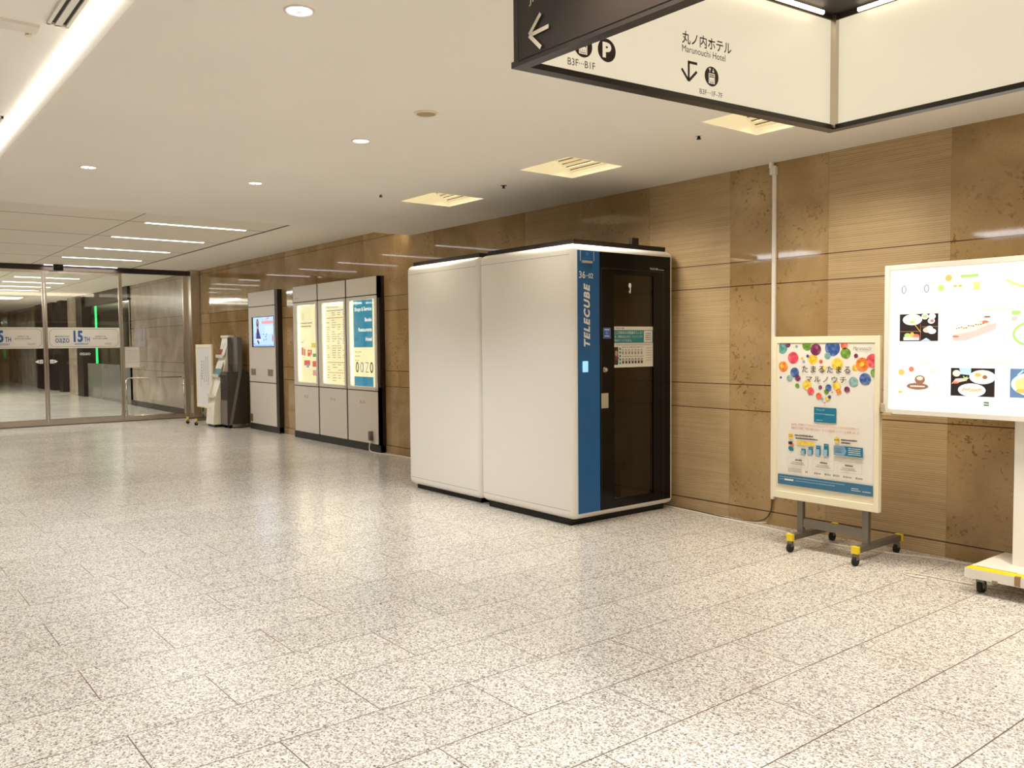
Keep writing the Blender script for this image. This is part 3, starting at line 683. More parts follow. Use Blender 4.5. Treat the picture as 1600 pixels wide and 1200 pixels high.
for i, ((x0, x1), (a0, a1)) in enumerate(zip(bays, wins)):
    MB().box(x0, x1, KY-.004, KY+.006, 2.20, 2.448, .002).build('top_panel', PANEL, r)
    lp = MB().box(x0, x1, KY-.004, KY+.006, .112, .845, .002).build('lower_panel', PANEL, r)
    a = Art((0, KY-.004, 0), (1, 0, 0), (0, 0, 1), .001); cx = (x0+x1)/2; P2 = [INK, GREYP, GREYP, mat('print_umber', (96, 58, 44), .6)]
    for k in range(4):
        a.ring(cx-.06+k*.04, .685, .014, .022, .005, P2[k], 12)
    a.build('logo', lp)
    fr = MB()
    for q in ((x0, a0, .86, 2.185), (a1, x1, .86, 2.185), (a0, a1, .86, .905), (a0, a1, 2.145, 2.185)): fr.box(q[0], q[1], KY-.006, KY+.03, q[2], q[3], .002)
    wf = fr.build('window_frame', PANEL, r)
    MB().rod((x1-.03, KY-.012, .885), (x1-.03, KY-.006, .885), .009).build('lock', STEELD, wf)
    MB().box(a0, a1, KY+.004, KY+.006, .905, 2.145).build('window_glass', GLASS, wf)
    MB().rod((a0+.03, KY+.018, .92), (a0+.03, KY+.018, 2.13), .010, n=8).build('tube', TUBE, wf)
    a = Art((0, KY+.03, 0), (1, 0, 0), (0, 0, 1), .0006)
    a.rect(a0, .905, a1, 2.145, GLOW).nxt()
    if i == 0:
        RD = e('map_red', (236, 104, 92)); YE = e('map_yellow', (248, 214, 90)); GN = e('map_green', (120, 170, 90)); PK = e('map_pink', (240, 170, 160)); LB = e('map_blue', (160, 170, 220))
        a.ring(-12.80, 1.96, .05, .055, .004, SKIN); a.ring(-12.80, 1.96, .03, .035, .004, SKIN); a.greek(-12.87, 1.845, -12.46, .02, SKIN).greek(-12.87, 1.795, -12.5, .02, SKIN)
        a.rect(-12.5, 1.464, -12.285, 1.535, YE); a.rect(-12.863, 1.345, -12.80, 1.465, RD); a.rect(-12.78, 1.335, -12.73, 1.44, RD); a.rect(-12.64, 1.323, -12.54, 1.429, RD); a.rect(-12.53, 1.35, -12.49, 1.43, RD)
        a.rect(-12.453, 1.317, -12.322, 1.37, GN); a.rect(-12.777, 1.18, -12.56, 1.261, RD); a.nxt().rect(-12.69, 1.145, -12.60, 1.20, LB); a.rect(-12.469, 1.161, -12.30, 1.252, RD); a.rect(-12.465, 1.021, -12.30, 1.111, PK)
        a.nxt(); a.greek(-12.87, 1.54, -12.79, .02, SKIN); a.rect(-12.6, 1.385, -12.56, 1.41, GLOW)
    elif i == 1:
        OR = e('line_orange', (236, 130, 80)); BL = e('line_blue', (120, 130, 160)); GL = e('line_green', (150, 160, 100))
        a.text('Shops & Restaurants', -11.95, 2.055, -11.55, 2.09, SKIN, bold=.01)
        a.rect(-11.95, 2.015, -11.345, 2.025, BL); a.rect(-11.95, 1.905, -11.345, 1.915, OR); a.rect(-11.95, 1.235, -11.345, 1.243, GL); a.rect(-11.95, 1.08, -11.345, 1.088, OR)
        for z in [1.98, 1.95] + [1.87-.035*k for k in range(17)] + [1.20, 1.16, 1.12, 1.04, 1.0, .96]:
            for xx, wd in ((-11.95, .10), (-11.78, .16), (-11.60, .13), (-11.43, .08)):
                if random.random() < .8: a.greek(xx, z, xx+wd*random.uniform(.5, 1), .012, SKIN)
    else:
        a.rect(-11.09, 1.465, -10.53, 2.14, TQ); a.rect(-11.09, .91, -10.53, 1.045, TQ); a.nxt()
        LW = e('lit_white', (255, 252, 235), .9)
        for s_, x, z, h in (('Shops & Service', -11.05, 1.965, .075), ('Books', -10.75, 1.83, .055), ('Restaurants', -10.94, 1.69, .055), ('Hotel', -10.735, 1.555, .055)):
            a.text(s_, x, z, -10.555, z+h, LW, bold=.025)
        a.rect(-11.02, 2.06, -10.98, 2.12, e('lit_pale', (120, 200, 205)))
        for k in range(3): a.greek(-11.05+.0*k, 1.39-k*.06, -10.86-.05*k, .02, SKIN, .02, 1.2)
        BR = e('oazo_brown', (84, 62, 24), .15); LB2 = e('oazo_blue', (60, 130, 190), .4); TL = e('oazo_teal', (90, 130, 120), .3)
        a.ring(-10.995, 1.18, .046, .078, .024, BR, 20); a.ring(-10.575, 1.18, .046, .078, .024, BR, 20)
        a.ring(-10.86, 1.18, .044, .072, .014, LB2, 20); a.rect(-10.825, 1.108, -10.815, 1.25, LB2)
        a.rect(-10.745, 1.24, -10.665, 1.25, TL).rect(-10.745, 1.108, -10.665, 1.118, TL).line(-10.67, 1.245, -10.74, 1.112, .010, TL)
    a.build('backlit_print', wf)
a = Art((0, KY-.0045, 0), (1, 0, 0), (0, 0, 1), .001); a.text('Marunouchi', -13.05, 2.245, -12.86, 2.27, GREYP); a.build('small_lettering', r)
b = MB().box(-10.57, -10.50, KY-.05, KY-.005, .155, .29, .008).box(-10.56, -10.51, KY-.055, KY-.05, .17, .275, .004); b.build('power_unit', STEELD, r)

r = thing('screen_totem', (-14.4, KY, 0), 'tall white panel with a lit advertising screen, left of the directory board', 'information panel')
MB().box(-15.04, -13.74, KY+.004, WY, .02, 2.455).build('carcass', DBROWN, r)
MB().box(-15.04, -13.74, KY, WY, 0, .10).build('plinth', BLACKM, r)
MB().box(-15.01, -13.84, KY-.004, KY+.006, 2.20, 2.452, .002).build('top_panel', PANEL, r)
mp = MB().box(-15.01, -13.84, KY-.004, KY+.006, .862, 2.185, .002).build('middle_panel', PANEL, r)
MB().box(-15.01, -13.84, KY-.004, KY+.006, .112, .845, .002).build('lower_panel', PANEL, r)
MB().box(-14.86, -13.87, KY-.006, KY+.004, 1.475, 2.01, .002).build('screen_bezel', BLACK, mp)
SC = e('screen_blue', (170, 200, 250), .95); a = Art((0, KY-.006, 0), (1, 0, 0), (0, 0, 1), .0008)
a.rect(-14.79, 1.49, -13.885, 2.0, SC).nxt()
PKs = e('screen_pink', (240, 160, 165), .7); SK = e('screen_skin', (200, 150, 120), .6); DR = e('screen_dress', (34, 44, 130), .5); HR = e('screen_hair', (90, 50, 40), .4); WHs = e('screen_white', (235, 240, 255), .95)
a.rect(-14.40, 1.88, -13.90, 1.93, PKs).rect(-14.40, 1.945, -14.15, 1.952, PKs); a.ell(-14.14, 1.975, .07, PKs, .018)
for k in range(5): a.greek(-14.25, 1.83-k*.03, -13.9, .009, WHs, .03)
a.ell(-14.59, 1.90, .055, HR, .075); a.nxt().ell(-14.585, 1.915, .028, SK, .038); a.face([(-14.64, 1.84), (-14.53, 1.84), (-14.54, 1.76), (-14.62, 1.76)], SK)
a.nxt().face([(-14.62, 1.80), (-14.55, 1.80), (-14.44, 1.62), (-14.66, 1.62)], DR); a.face([(-14.66, 1.62), (-14.44, 1.62), (-14.44, 1.59), (-14.68, 1.60)], WHs); a.line(-14.60, 1.60, -14.53, 1.535, .05, DR); a.line(-14.65, 1.73, -14.72, 1.63, .02, SK)
for x, z in ((-14.32, 1.70), (-14.2, 1.70), (-14.31, 1.60), (-14.21, 1.61), (-14.22, 1.66)): a.ell(x, z, .018, INK, .012)
a.ell(-13.93, 1.63, .03, SK, .07); a.greek(-14.76, 1.50, -13.9, .012, DR, .03); a.rect(-14.77, 1.53, -14.70, 1.54, DR)
a.build('screen_picture', mp)
for x in (-14.90, -14.16):
    pass
MB().box(-14.935, -14.72, KY-.006, KY-.003, .975, 1.09).box(-14.175, -13.955, KY-.006, KY-.003, .975, 1.09).build('speaker_grille', mat('grille_brown', (134, 118, 98), .6), mp)
MB().box(-15.0, -14.89, KY-.03, KY-.004, .145, .275, .008).box(-14.965, -14.925, KY-.034, KY-.03, .16, .26, .003).build('power_unit', STEELD, r)

# ================================================================== LEFT GROUP: dispenser, brochure rack, notice stand
r = thing('umbrella_bag_stand', (-15.43, 5.7, 0), 'dark floor cabinet with a grey slanted strut, left of the screen panel', 'stand')
x0, x1 = -15.62, -15.27
MB().box(x0, x1, 5.52, 5.92, .05, 1.03, .012, 3).build('cabinet', mat('cabinet_dark', (62, 52, 44), .45), r)
b = MB().box(x0+.01, x1-.01, 5.512, 5.522, .06, .50, .002); b.build('front_panel', mat('cabinet_grey', (112, 104, 96), .4), r)
b = MB()
for i in range(12):
    for j in range(4): b.box(x0+.04+j*.075, x0+.085+j*.075, 5.508, 5.522, .54+i*.037, .556+i*.037, .002, 1)
b.build('vent', BLACKM, r)
MB().prism([(x1, 5.54, .06), (x1, 5.59, .06), (x1, 5.80, 1.10), (x1, 5.80, 1.66), (x1, 5.75, 1.66), (x1, 5.75, 1.12)], (.03, 0, 0)).build('strut', STEELD, r)
MB().box(x0+.02, x1, 5.72, 5.75, 1.03, 1.66, .006).box(x0+.02, x0+.05, 5.66, 5.75, 1.03, 1.66).box(x0+.08, x0+.10, 5.68, 5.75, 1.15, 1.55).build('back_panel', STEELD, r)
MB().box(x0+.02, x1+.03, 5.60, 5.90, .02, .07, .004).build('base_rail', STEEL, r)
MB().rod((x0+.06, 5.58, 0), (x0+.06, 5.58, .05), .025).rod((x1-.05, 5.58, 0), (x1-.05, 5.58, .05), .025).rod((x0+.06, 5.86, 0), (x0+.06, 5.86, .05), .025).rod((x1-.05, 5.86, 0), (x1-.05, 5.86, .05), .025).build('foot', RUBBER, r)

r = thing('brochure_rack', (-15.86, 5.55, 0), 'white sloping brochure rack beside the dark cabinet', 'brochure rack')
x0, x1 = -16.06, -15.66
def side(x): return [(x, 5.39, .05), (x, 5.42, .42), (x, 5.45, .60), (x, 5.60, 1.02), (x, 5.74, 1.66), (x, 5.80, 1.66), (x, 5.80, .05)]
MB().prism(side(x0), (.012, 0, 0)).prism(side(x1), (-.012, 0, 0)).build('side_panel', CREAM, r)
MB().prism([(x0+.012, 5.395, .05), (x0+.012, 5.425, .42), (x0+.012, 5.80, .42), (x0+.012, 5.80, .05)], (x1-x0-.024, 0, 0)).build('base', WHITE, r)
MB().prism([(x0+.012, 5.47, .42), (x0+.012, 5.73, 1.66), (x0+.012, 5.76, 1.66), (x0+.012, 5.52, .42)], (x1-x0-.024, 0, 0)).build('back_panel', WHITE, r)
for z, y in ((.55, 5.44), (.92, 5.53), (1.28, 5.62)): MB().box(x0+.012, x1-.012, y-.02, y+.05, z, z+.015).box(x0+.012, x1-.012, y-.025, y-.02, z, z+.06).build('shelf', mat('acrylic_pale', (214, 212, 204), .15), r)
MB().box(x0-.005, x1+.005, 5.70, 5.82, 1.655, 1.70, .01, 3).build('top_cap', WHITE, r)
a = Art((0, 5.405, 0), (1, 0, 0), (0, 0, 1), .004, .006)
for k in range(2): a.ring(-15.90+k*.07, .34, .02, .025, .006, GREYP, 10)
a.build('logo', r)
MB().box(x0+.03, x1-.03, 5.42, 5.76, 0, .05).build('plinth', BLACKM, r)
bro = [('teal and white brochure on the middle shelf of the rack', TEAL, -15.99, 5.50, .94), ('red and white brochure on the upper shelf of the rack', mat('brochure_red', (150, 70, 56), .5), -15.99, 5.60, 1.30), ('white brochure on the upper shelf, right of the red one', PW, -15.83, 5.60, 1.30), ('teal brochure on the middle shelf, nearest the dark cabinet', TEAL, -15.83, 5.50, .94)]
for lab, m_, x, y, z in bro:
    o = MB().prism([(x, y+.02, z), (x, y+.105, z+.26), (x, y+.115, z+.26), (x, y+.03, z)], (.145, 0, 0)).prism([(x, y+.0195, z+.002), (x, y+.0645, z+.14), (x, y+.065, z+.14), (x, y+.021, z+.002)], (.145, 0, 0), mi=1).build('brochure', [PW, m_])
    tag(o, lab, 'brochure', 'brochures on the rack')

def wheel(b, x, y, z=.0, r_=.032):
    b.rod((x-.012, y, r_), (x+.012, y, r_), r_, mi=0); b.box(x-.018, x+.018, y-.012, y+.018, r_*1.2, r_*2.4, .003, 2, 1); b.rod((x, y, r_*2.2), (x, y, r_*2.7), .012, mi=1)

def stand_base(r, xa, xb, y0, y1, ym, zt, up_top, metal=STEELD):
    """two castered bars across, two uprights, one cross bar"""
    for x in (xa, xb):
        MB().box(x-.022, x+.022, y0+.025, y1-.025, .085, .125, .002).build('foot_bar', metal, r)
        for yy0, yy1, s in ((y0, y0+.03, 0), (y1-.03, y1, 1)): MB().box(x-.025, x+.025, yy0, yy1, .080, .130, .003).build('end_cap', YEL, r)
        for y in (y0+.015, y1-.05):
            b = MB(); wheel(b, x, y); b.build('caster', [RUBBER, STEELD], r)
        MB().box(x-.022, x+.022, ym-.018, ym+.018, .125, up_top, .002).build('upright', metal, r)
    MB().box(xa+.022, xb-.022, ym-.012, ym+.012, .165, .225, .002).build('cross_bar', metal, r)

r = thing('notice_stand', (-16.55, 5.55, 0), 'small wheeled notice stand with columns of writing by the steel column', 'notice stand')
stand_base(r, -16.80, -16.30, 5.27, 5.84, 5.58, .3, .5)
fr = MB(); nx0, nx1, nz0, nz1 = -16.98, -16.10, .31, 1.535
for q in ((nx0, nx0+.05, nz0, nz1), (nx1-.05, nx1, nz0, nz1), (nx0+.05, nx1-.05, nz0, nz0+.05), (nx0+.05, nx1-.05, nz1-.06, nz1)): fr.box(q[0], q[1], 5.53, 5.565, q[2], q[3], .003)
bd = fr.build('board_frame', CREAM, r)
a = Art((0, 5.54, 0), (1, 0, 0), (0, 0, 1), .001); a.rect(nx0+.05, nz0+.05, nx1-.05, nz1-.06, mat('notice_white', (232, 230, 228), .25)).nxt()
for k, (x, zt, zb, s) in enumerate(((-16.32, 1.30, .75, .028), (-16.43, 1.30, .82, .028), (-16.54, 1.22, .83, .028), (-16.66, 1.22, .88, .042), (-16.74, 1.0, .72, .018))):
    z = zt
    while z > zb: a.rect(x-s/2*.8, z-s*.8, x+s/2*.8, z, INK); z -= s*random.uniform(1.0, 1.5)
a.build('printed_notice', bd)
MB().box(nx0+.05, nx1-.05, 5.541, 5.56, nz0+.05, nz1-.06).build('board', PANEL, r)

# ================================================================== POSTER STAND
r = thing('poster_stand', (-3.27, 5.55, 0), 'cream framed poster stand with coloured dots on wheels with yellow ends', 'poster stand')
stand_base(r, -3.46, -2.965, 5.25, 5.86, 5.40, .34, .40)
px0, px1, pz0, pz1 = -3.68, -2.86, .358, 1.532
fr = MB(); t_ = .036
for q in ((px0, px0+t_, pz0, pz1), (px1-t_, px1, pz0, pz1), (px0+t_, px1-t_, pz0, pz0+.052), (px0+t_, px1-t_, pz1-.047, pz1)): fr.box(q[0], q[1], 5.355, 5.395, q[2], q[3], .003)
pf = fr.build('poster_frame', CREAM, r)
MB().box(px0+t_, px1-t_, 5.361, 5.392, pz0+.052, pz1-.047).build('backing', CREAM, pf)
a = Art((0, 5.3605, 0), (1, 0, 0), (0, 0, 1), .0002)
b0, b1, c0, c1 = -3.625, -2.897, .462, 1.483
POP = mat('poster_paper', (232, 226, 214), .45)
a.rect(b0, c0, b1, c1, POP).nxt()
def watercolour(nm, c, e_=1.0):
    m_ = bpy.data.materials.new(nm); m_.use_nodes = True; t = NT(m_); bb = t.n['Principled BSDF']
    tc = t.node('ShaderNodeTexCoord'); n = t.node('ShaderNodeTexNoise'); n.inputs['Scale'].default_value = 38; n.inputs['Detail'].default_value = 3; t.link(tc.outputs['Object'], n.inputs['Vector'])
    lt = tuple(int(k+(235-k)*.35) for k in c); dk = tuple(int(k*.82) for k in c)
    t.link(t.ramp(n.outputs['Fac'], [(.3, dk), (.5, c), (.72, lt)]), bb.inputs['Base Color']); bb.inputs['Roughness'].default_value = .45
    return m_
WC = {k: watercolour('dot_'+nm, c) for k, nm, c in (('t', 'teal', (92, 158, 150)), ('p', 'plum', (122, 40, 84)), ('g', 'grey_teal', (140, 176, 176)), ('y', 'yellow', (244, 206, 62)), ('G', 'green', (106, 150, 44)), ('b', 'blue', (56, 92, 158)), ('o', 'coral', (236, 108, 76)), ('r', 'red', (226, 76, 92)), ('O', 'orange', (240, 130, 40)))}
DOTS = [(-3.598, 1.448, 0.04, 't'), (-3.552, 1.474, 0.02, 'p'), (-3.482, 1.461, 0.011, 'g'), (-3.506, 1.457, 0.004, 'y'), (-3.397, 1.471, 0.039, 'G'), (-3.353, 1.372, 0.037, 'y'), (-3.33, 1.44, 0.042, 'p'), (-3.203, 1.451, 0.056, 'b'), (-3.115, 1.47, 0.027, 'o'), (-3.105, 1.415, 0.037, 'G'), (-3.239, 1.397, 0.024, 'g'), (-3.029, 1.398, 0.015, 'p'), (-3.509, 1.381, 0.043, 'r'), (-3.436, 1.379, 0.01, 'y'), (-3.393, 1.395, 0.011, 'b'), (-3.423, 1.354, 0.011, 'g'), (-3.289, 1.357, 0.014, 'o'), (-3.165, 1.341, 0.041, 'y'), (-2.911, 1.366, 0.046, 'r'), (-3.035, 1.318, 0.021, 'y'), (-2.984, 1.341, 0.046, 'O'), (-3.59, 1.318, 0.037, 'O'), (-3.536, 1.234, 0.023, 'g'), (-3.495, 1.277, 0.035, 'b'), (-3.469, 1.237, 0.022, 'p'), (-3.608, 1.238, 0.009, 'b'), (-2.897, 1.287, 0.028, 'G'), (-2.963, 1.244, 0.04, 'b'), (-3.045, 1.223, 0.033, 'g'), (-3.266, 1.311, 0.016, 'y'), (-3.472, 1.182, 0.017, 'G'), (-3.396, 1.19, 0.034, 'y'), (-3.365, 1.148, 0.026, 'r'), (-3.291, 1.177, 0.014, 'p'), (-3.246, 1.148, 0.017, 'G'), (-3.229, 1.177, 0.023, 'b'), (-3.167, 1.192, 0.029, 'y'), (-3.152, 1.152, 0.019, 'O'), (-3.091, 1.17, 0.02, 'p'), (-3.2, 1.146, 0.005, 'r'), (-3.302, 1.116, 0.022, 'o'), (-3.275, 1.096, 0.01, 'g'), (-3.236, 1.101, 0.015, 'y'), (-3.219, 1.113, 0.012, 'b'), (-3.255, 1.07, 0.006, 'r'), (-3.253, 1.052, 0.003, 'g')]
for i, (x, z, rr, c) in enumerate(DOTS):
    a.ell(x, z, rr, WC[c], clip=(b0, c0, b1, c1)); a.k += 1 if i % 2 else 0
a.nxt().ell(-2.986, 1.342, .018, WC['y'], .015); a.ell(-3.598, 1.318, .014, WC['y'])
a.nxt()
BRN = mat('print_brown_ink', (74, 44, 34), .5)
a.text('たまるたまる', -3.435, 1.278, -3.068, 1.327, BRN, bold=.005, spacing=1.25)
a.text('マルノウチ', -3.402, 1.212, -3.095, 1.255, BRN, bold=.005, spacing=1.3)
a.text('Marunouchi', -3.05, 1.437, -2.915, 1.462, GREYP, shear=.4)
CARD = mat('card_blue', (24, 116, 146), .4); a.rect(-3.337, .933, -3.168, 1.037, CARD).nxt()
a.text('Marunouchi', -3.32, 1.014, -3.255, 1.026, mat('card_pale', (150, 200, 210), .5), shear=.3); a.rect(-3.335, .99, -3.25, .993, MATS['card_pale']); a.rect(-3.25, .986, -3.18, .992, MATS['card_pale']); a.rect(-3.32, .945, -3.27, .949, MATS['card_pale'])
ORI = mat('print_orange_ink', (206, 110, 66), .5)
a.text('丸の内、有楽町エリアのショップ＆レストランでポイントがたまる丸の内カード', -3.518, .896, -2.999, .914, ORI)
a.text('新規から15周年、貯まる使うたびに、もっとお得なキャンペーンも登場しました！', -3.518, .868, -2.996, .886, ORI)
a.ell(-3.521, .818, .021, WC['y']); a.ell(-3.161, .819, .021, WC['y'])
a.nxt().greek(-3.537, .822, -3.505, .006, BRN).greek(-3.535, .811, -3.508, .006, BRN).greek(-3.178, .816, -3.144, .008, BRN)
a.greek(-3.488, .822, -3.341, .012, BRN, .012, .2).greek(-3.481, .802, -3.304, .011, BRN, .012, .2).greek(-3.13, .818, -3.013, .011, BRN, .012, .2).greek(-3.13, .799, -3.06, .011, BRN, .012, .2)
a.rect(-3.473, .762, -3.335, .787, WC['y']); a.rect(-3.539, .758, -3.508, .779, INK); a.rect(-3.527, .748, -3.494, .766, WC['o']); a.rect(-3.539, .72, -3.505, .742, CARD); a.nxt().rect(-3.53, .712, -3.498, .73, CARD)
LTB = mat('bar_pale', (150, 186, 200), .5)
for x, h in ((-3.435, .035), (-3.378, .052), (-3.318, .068), (-3.258, .085)):
    a.rect(x, .700, x+.036, .700+h, CARD); a.nxt().rect(x-.008, .700, x+.026, .700+min(.045, h*.62), LTB); a.greek(x-.006, .690, x+.034, .004, GREYP)
    a.greek(x+.006, .70+h-.012, x+.03, .004, LTB)
a.rect(-3.183, .715, -2.97, .781, CARD); a.nxt().rect(-3.183, .715, -3.105, .781, mat('bar_mid', (120, 160, 184), .5)); a.face([(-3.105, .715), (-3.105, .781), (-3.088, .748)], MATS['bar_mid'])
for k in range(4): a.greek(-3.075, .766-k*.013, -2.985, .006, PW)
for k in range(3): a.greek(-3.175, .76-k*.013, -3.12, .005, PW)
for k in range(3): a.greek(-3.183, .698-k*.011, -2.972, .005, GREYP)
for x, tw in ((-3.544, .165), (-3.345, .165), (-3.155, .18)):
    a.frame(x, .60, x+tw, .668, .0012, LTB); a.greek(x+.06, .645, x+.06+.055, .011, BRN, .011, .2); a.greek(x+.035, .629, x+.13, .006, GREYP); a.greek(x+.025, .617, x+.14, .006, GREYP)
for k in range(4): a.greek(-3.54, .585-k*.008, -3.43, .004, GREYP)
for x, wd in ((-3.40, .02), (-3.33, .05), (-3.25, .045), (-3.185, .045), (-3.11, .06), (-3.02, .05)): a.greek(x, .565, x+wd, .014, GREYP, .012)
FTB = mat('footer_blue', (54, 108, 140), .5); a.rect(b0, c0, b1, .535, FTB).nxt()
a.greek(-3.61, .515, -3.10, .006, LTB); a.greek(-3.61, .497, -3.575, .007, LTB).rect(-3.57, .494, -3.495, .506, PW).greek(-3.48, .497, -3.17, .006, LTB); a.greek(-3.05, .497, -3.0, .006, PW).greek(-3.05, .484, -2.985, .006, PW).greek(-2.97, .484, -2.91, .006, PW)
a.build('printed_poster', pf)

# ================================================================== LIGHTBOX SIGN
r = thing('lightbox_sign', (-1.7, 5.45, 0), 'bright backlit restaurant lightbox on a white wheeled stand', 'lightbox sign')
lx0, lx1, lz0, lz1, LY = -2.832, -.45, 1.022, 1.982, 5.35
fr = MB(); t_ = .034
for q in ((lx0, lx0+t_, lz0, lz1), (lx1-t_, lx1, lz0, lz1), (lx0+t_, lx1-t_, lz0, lz0+t_), (lx0+t_, lx1-t_, lz1-t_, lz1)): fr.box(q[0], q[1], LY, LY+.10, q[2], q[3], .004)
ff = fr.build('box_frame', WHITE, r)
MB().box(lx0+t_, lx1-t_, LY+.02, LY+.09, lz0+t_, lz1-t_).build('box_body', WHITE, ff)
MB().box(lx0-.012, lx0+.062, LY-.012, LY+.11, lz0-.006, lz0+.012, .002).box(lx0-.012, lx0+.010, LY-.012, LY+.11, lz0, lz0+.065, .002).build('corner_bumper', mat('bumper_beige', (190, 174, 142), .5), ff)
PS = 1.9
def le(nm, c, s=1.0): return mat('lb_'+nm, c, .5, emit=s)
LBW = le('white', (255, 252, 243), 1.0)
a = Art((0, LY+.02, 0), (1, 0, 0), (0, 0, 1), .0004)
a.rect(lx0+t_, lz0+t_, lx1-t_, lz1-t_, LBW).nxt()
GR_ = le('grey', (150, 144, 146), .55); ORG_ = le('orange', (252, 180, 96), .95); GRN = le('green', (172, 216, 110), .92); YL = le('yellow', (255, 238, 130), 1.0); DK = le('dark', (52, 40, 34), .35); CRM = le('cream', (246, 228, 200), .95); BRW = le('brown', (160, 108, 78), .8); PNK = le('pink', (244, 190, 178), .95); WH = le('dish', (250, 246, 240), 1.0); TOM = le('tomato', (240, 120, 90), .9); BLU = le('blue', (110, 140, 180), .7); LBL = le('paleblue', (180, 208, 242), .95)
for x in (-2.713, -2.568): a.ring(x, 1.823, .016, .026, .006, GR_, 20)
a.ring(-2.65, 1.823, .015, .02, .004, le('faint', (235, 245, 250), 1.1), 16)
a.ell(-2.434, 1.88, .021, ORG_); a.rect(-2.355, 1.876, -2.268, 1.895, GRN).ell(-2.355, 1.8855, .01, GRN, .0095).ell(-2.268, 1.8855, .01, GRN, .0095)
a.ell(-2.479, 1.821, .021, GRN); a.nxt().ring(-2.479, 1.821, .014, .014, .003, YL)
a.ell(-2.393, 1.828, .012, ORG_, .008).ell(-2.364, 1.828, .012, ORG_, .008); a.rect(-2.289, 1.797, -2.249, 1.847, YL)
for k in range(10):
    t0, t1 = k/10, (k+1)/10; xa = -2.106+.26*t0; xb = -2.106+.26*t1; a.line(xa, 1.85-.05*math.sin(t0*PI), xb, 1.85-.05*math.sin(t1*PI), .016, YL)
a.rect(-2.786, 1.739, -2.74, 1.743, YL)
for x in (-2.70, -2.258, -2.02): a.rect(x, 1.672, x+.2, 1.684, le('paleyellow', (255, 246, 180), 1.05)); a.rect(x+.1 if x < -2.3 else x, 1.352, x+.19, 1.362, MATS['lb_paleyellow'])
a.nxt()
# food pictures
def p_(x0, z1, x1, z0, bg): a.rect(x0, z0, x1, z1, bg).nxt()
p_(-2.737, 1.666, -2.492, 1.493, DK)
a.ell(-2.655, 1.630, .062, WH, .035); a.nxt().ell(-2.655, 1.630, .048, CRM, .025); a.nxt().ell(-2.655, 1.615, .015, GRN, .008)
for x, z in ((-2.575, 1.648), (-2.53, 1.648), (-2.535, 1.62)): a.ell(x, z, .022, WH, .018)
a.nxt(); a.ell(-2.575, 1.648, .014, GRN, .010).ell(-2.53, 1.62, .012, TOM, .009)
a.rect(-2.595, 1.582, -2.495, 1.586, BRW); a.rect(-2.604, 1.50, -2.60, 1.60, BRW); a.rect(-2.735, 1.553, -2.61, 1.557, BRW); a.line(-2.64, 1.60, -2.60, 1.55, .004, ORG_)
a.ell(-2.56, 1.563, .026, PNK, .017).ell(-2.53, 1.555, .026, WH, .017).ell(-2.545, 1.575, .02, WH, .014); a.rect(-2.71, 1.50, -2.61, 1.52, WH); a.ell(-2.685, 1.53, .02, GRN, .015).ell(-2.63, 1.525, .022, TOM, .014).ell(-2.655, 1.53, .014, ORG_, .02); a.face([(-2.60, 1.495), (-2.535, 1.495), (-2.565, 1.514)], LBL)
a.face([(-2.404, 1.492), (-2.33, 1.492), (-2.155, 1.56), (-2.155, 1.60), (-2.404, 1.53)], PNK); a.nxt()
a.face([(-2.404, 1.545), (-2.36, 1.57), (-2.25, 1.60), (-2.18, 1.60), (-2.27, 1.555), (-2.39, 1.53)], CRM); a.ell(-2.22, 1.60, .035, PNK, .018).ell(-2.21, 1.622, .03, WH, .014); a.nxt()
for k in range(12): a.ell(-2.38+k*.014, 1.565+k*.003+random.uniform(-.006, .006), .006, BRW if k % 3 else TOM, .004)
a.ell(-2.215, 1.606, .018, TOM, .008); a.ell(-2.205, 1.635, .02, BRW, .006); a.ell(-2.385, 1.52, .02, TOM, .006)
a.face([(-2.07, 1.667), (-1.84, 1.667), (-1.84, 1.495), (-2.07, 1.495)], WH); a.nxt(); a.ell(-2.05, 1.655, .03, GRN, .014, clip=(-2.07, 1.495, -1.84, 1.667)).ell(-2.055, 1.62, .018, PNK, .015, clip=(-2.07, 1.495, -1.84, 1.667)); a.ring(-1.955, 1.53, .11, .075, .014, GRN)
p_(-2.739, 1.348, -2.494, 1.16, WH)
a.ell(-2.615, 1.215, .115, CRM, .06, clip=(-2.739, 1.16, -2.494, 1.348)); a.nxt().ell(-2.615, 1.218, .098, WH, .05)
a.nxt().ell(-2.615, 1.207, .07, BRW, .022); a.nxt().greek(-2.66, 1.203, -2.57, .009, WH); a.ell(-2.60, 1.25, .033, BRW, .028); a.ell(-2.655, 1.315, .017, TOM); a.ell(-2.72, 1.295, .022, ORG_, .02, clip=(-2.739, 1.16, -2.494, 1.348)); a.ell(-2.52, 1.305, .03, CRM, .02, clip=(-2.739, 1.16, -2.494, 1.348)); a.rect(-2.739, 1.16, -2.715, 1.175, ORG_)
a.nxt().ell(-2.60, 1.258, .020, CRM, .012)
p_(-2.409, 1.328, -2.155, 1.157, DK)
a.ell(-2.225, 1.275, .075, WH, .042, clip=(-2.409, 1.157, -2.155, 1.328)).ell(-2.285, 1.195, .080, WH, .04, clip=(-2.409, 1.157, -2.155, 1.328)); a.ell(-2.375, 1.295, .023, CRM, .02); a.face([(-2.36, 1.328), (-2.29, 1.328), (-2.29, 1.285), (-2.35, 1.29)], LBL); a.face([(-2.405, 1.23), (-2.32, 1.25), (-2.30, 1.27), (-2.38, 1.262)], PNK)
a.nxt(); a.ell(-2.235, 1.28, .045, CRM, .026).ell(-2.285, 1.195, .062, CRM, .028); a.nxt()
for k in range(10): a.line(-2.34+k*.011, 1.185+random.uniform(0, .01), -2.325+k*.011, 1.20+random.uniform(0, .01), .003, BRW)
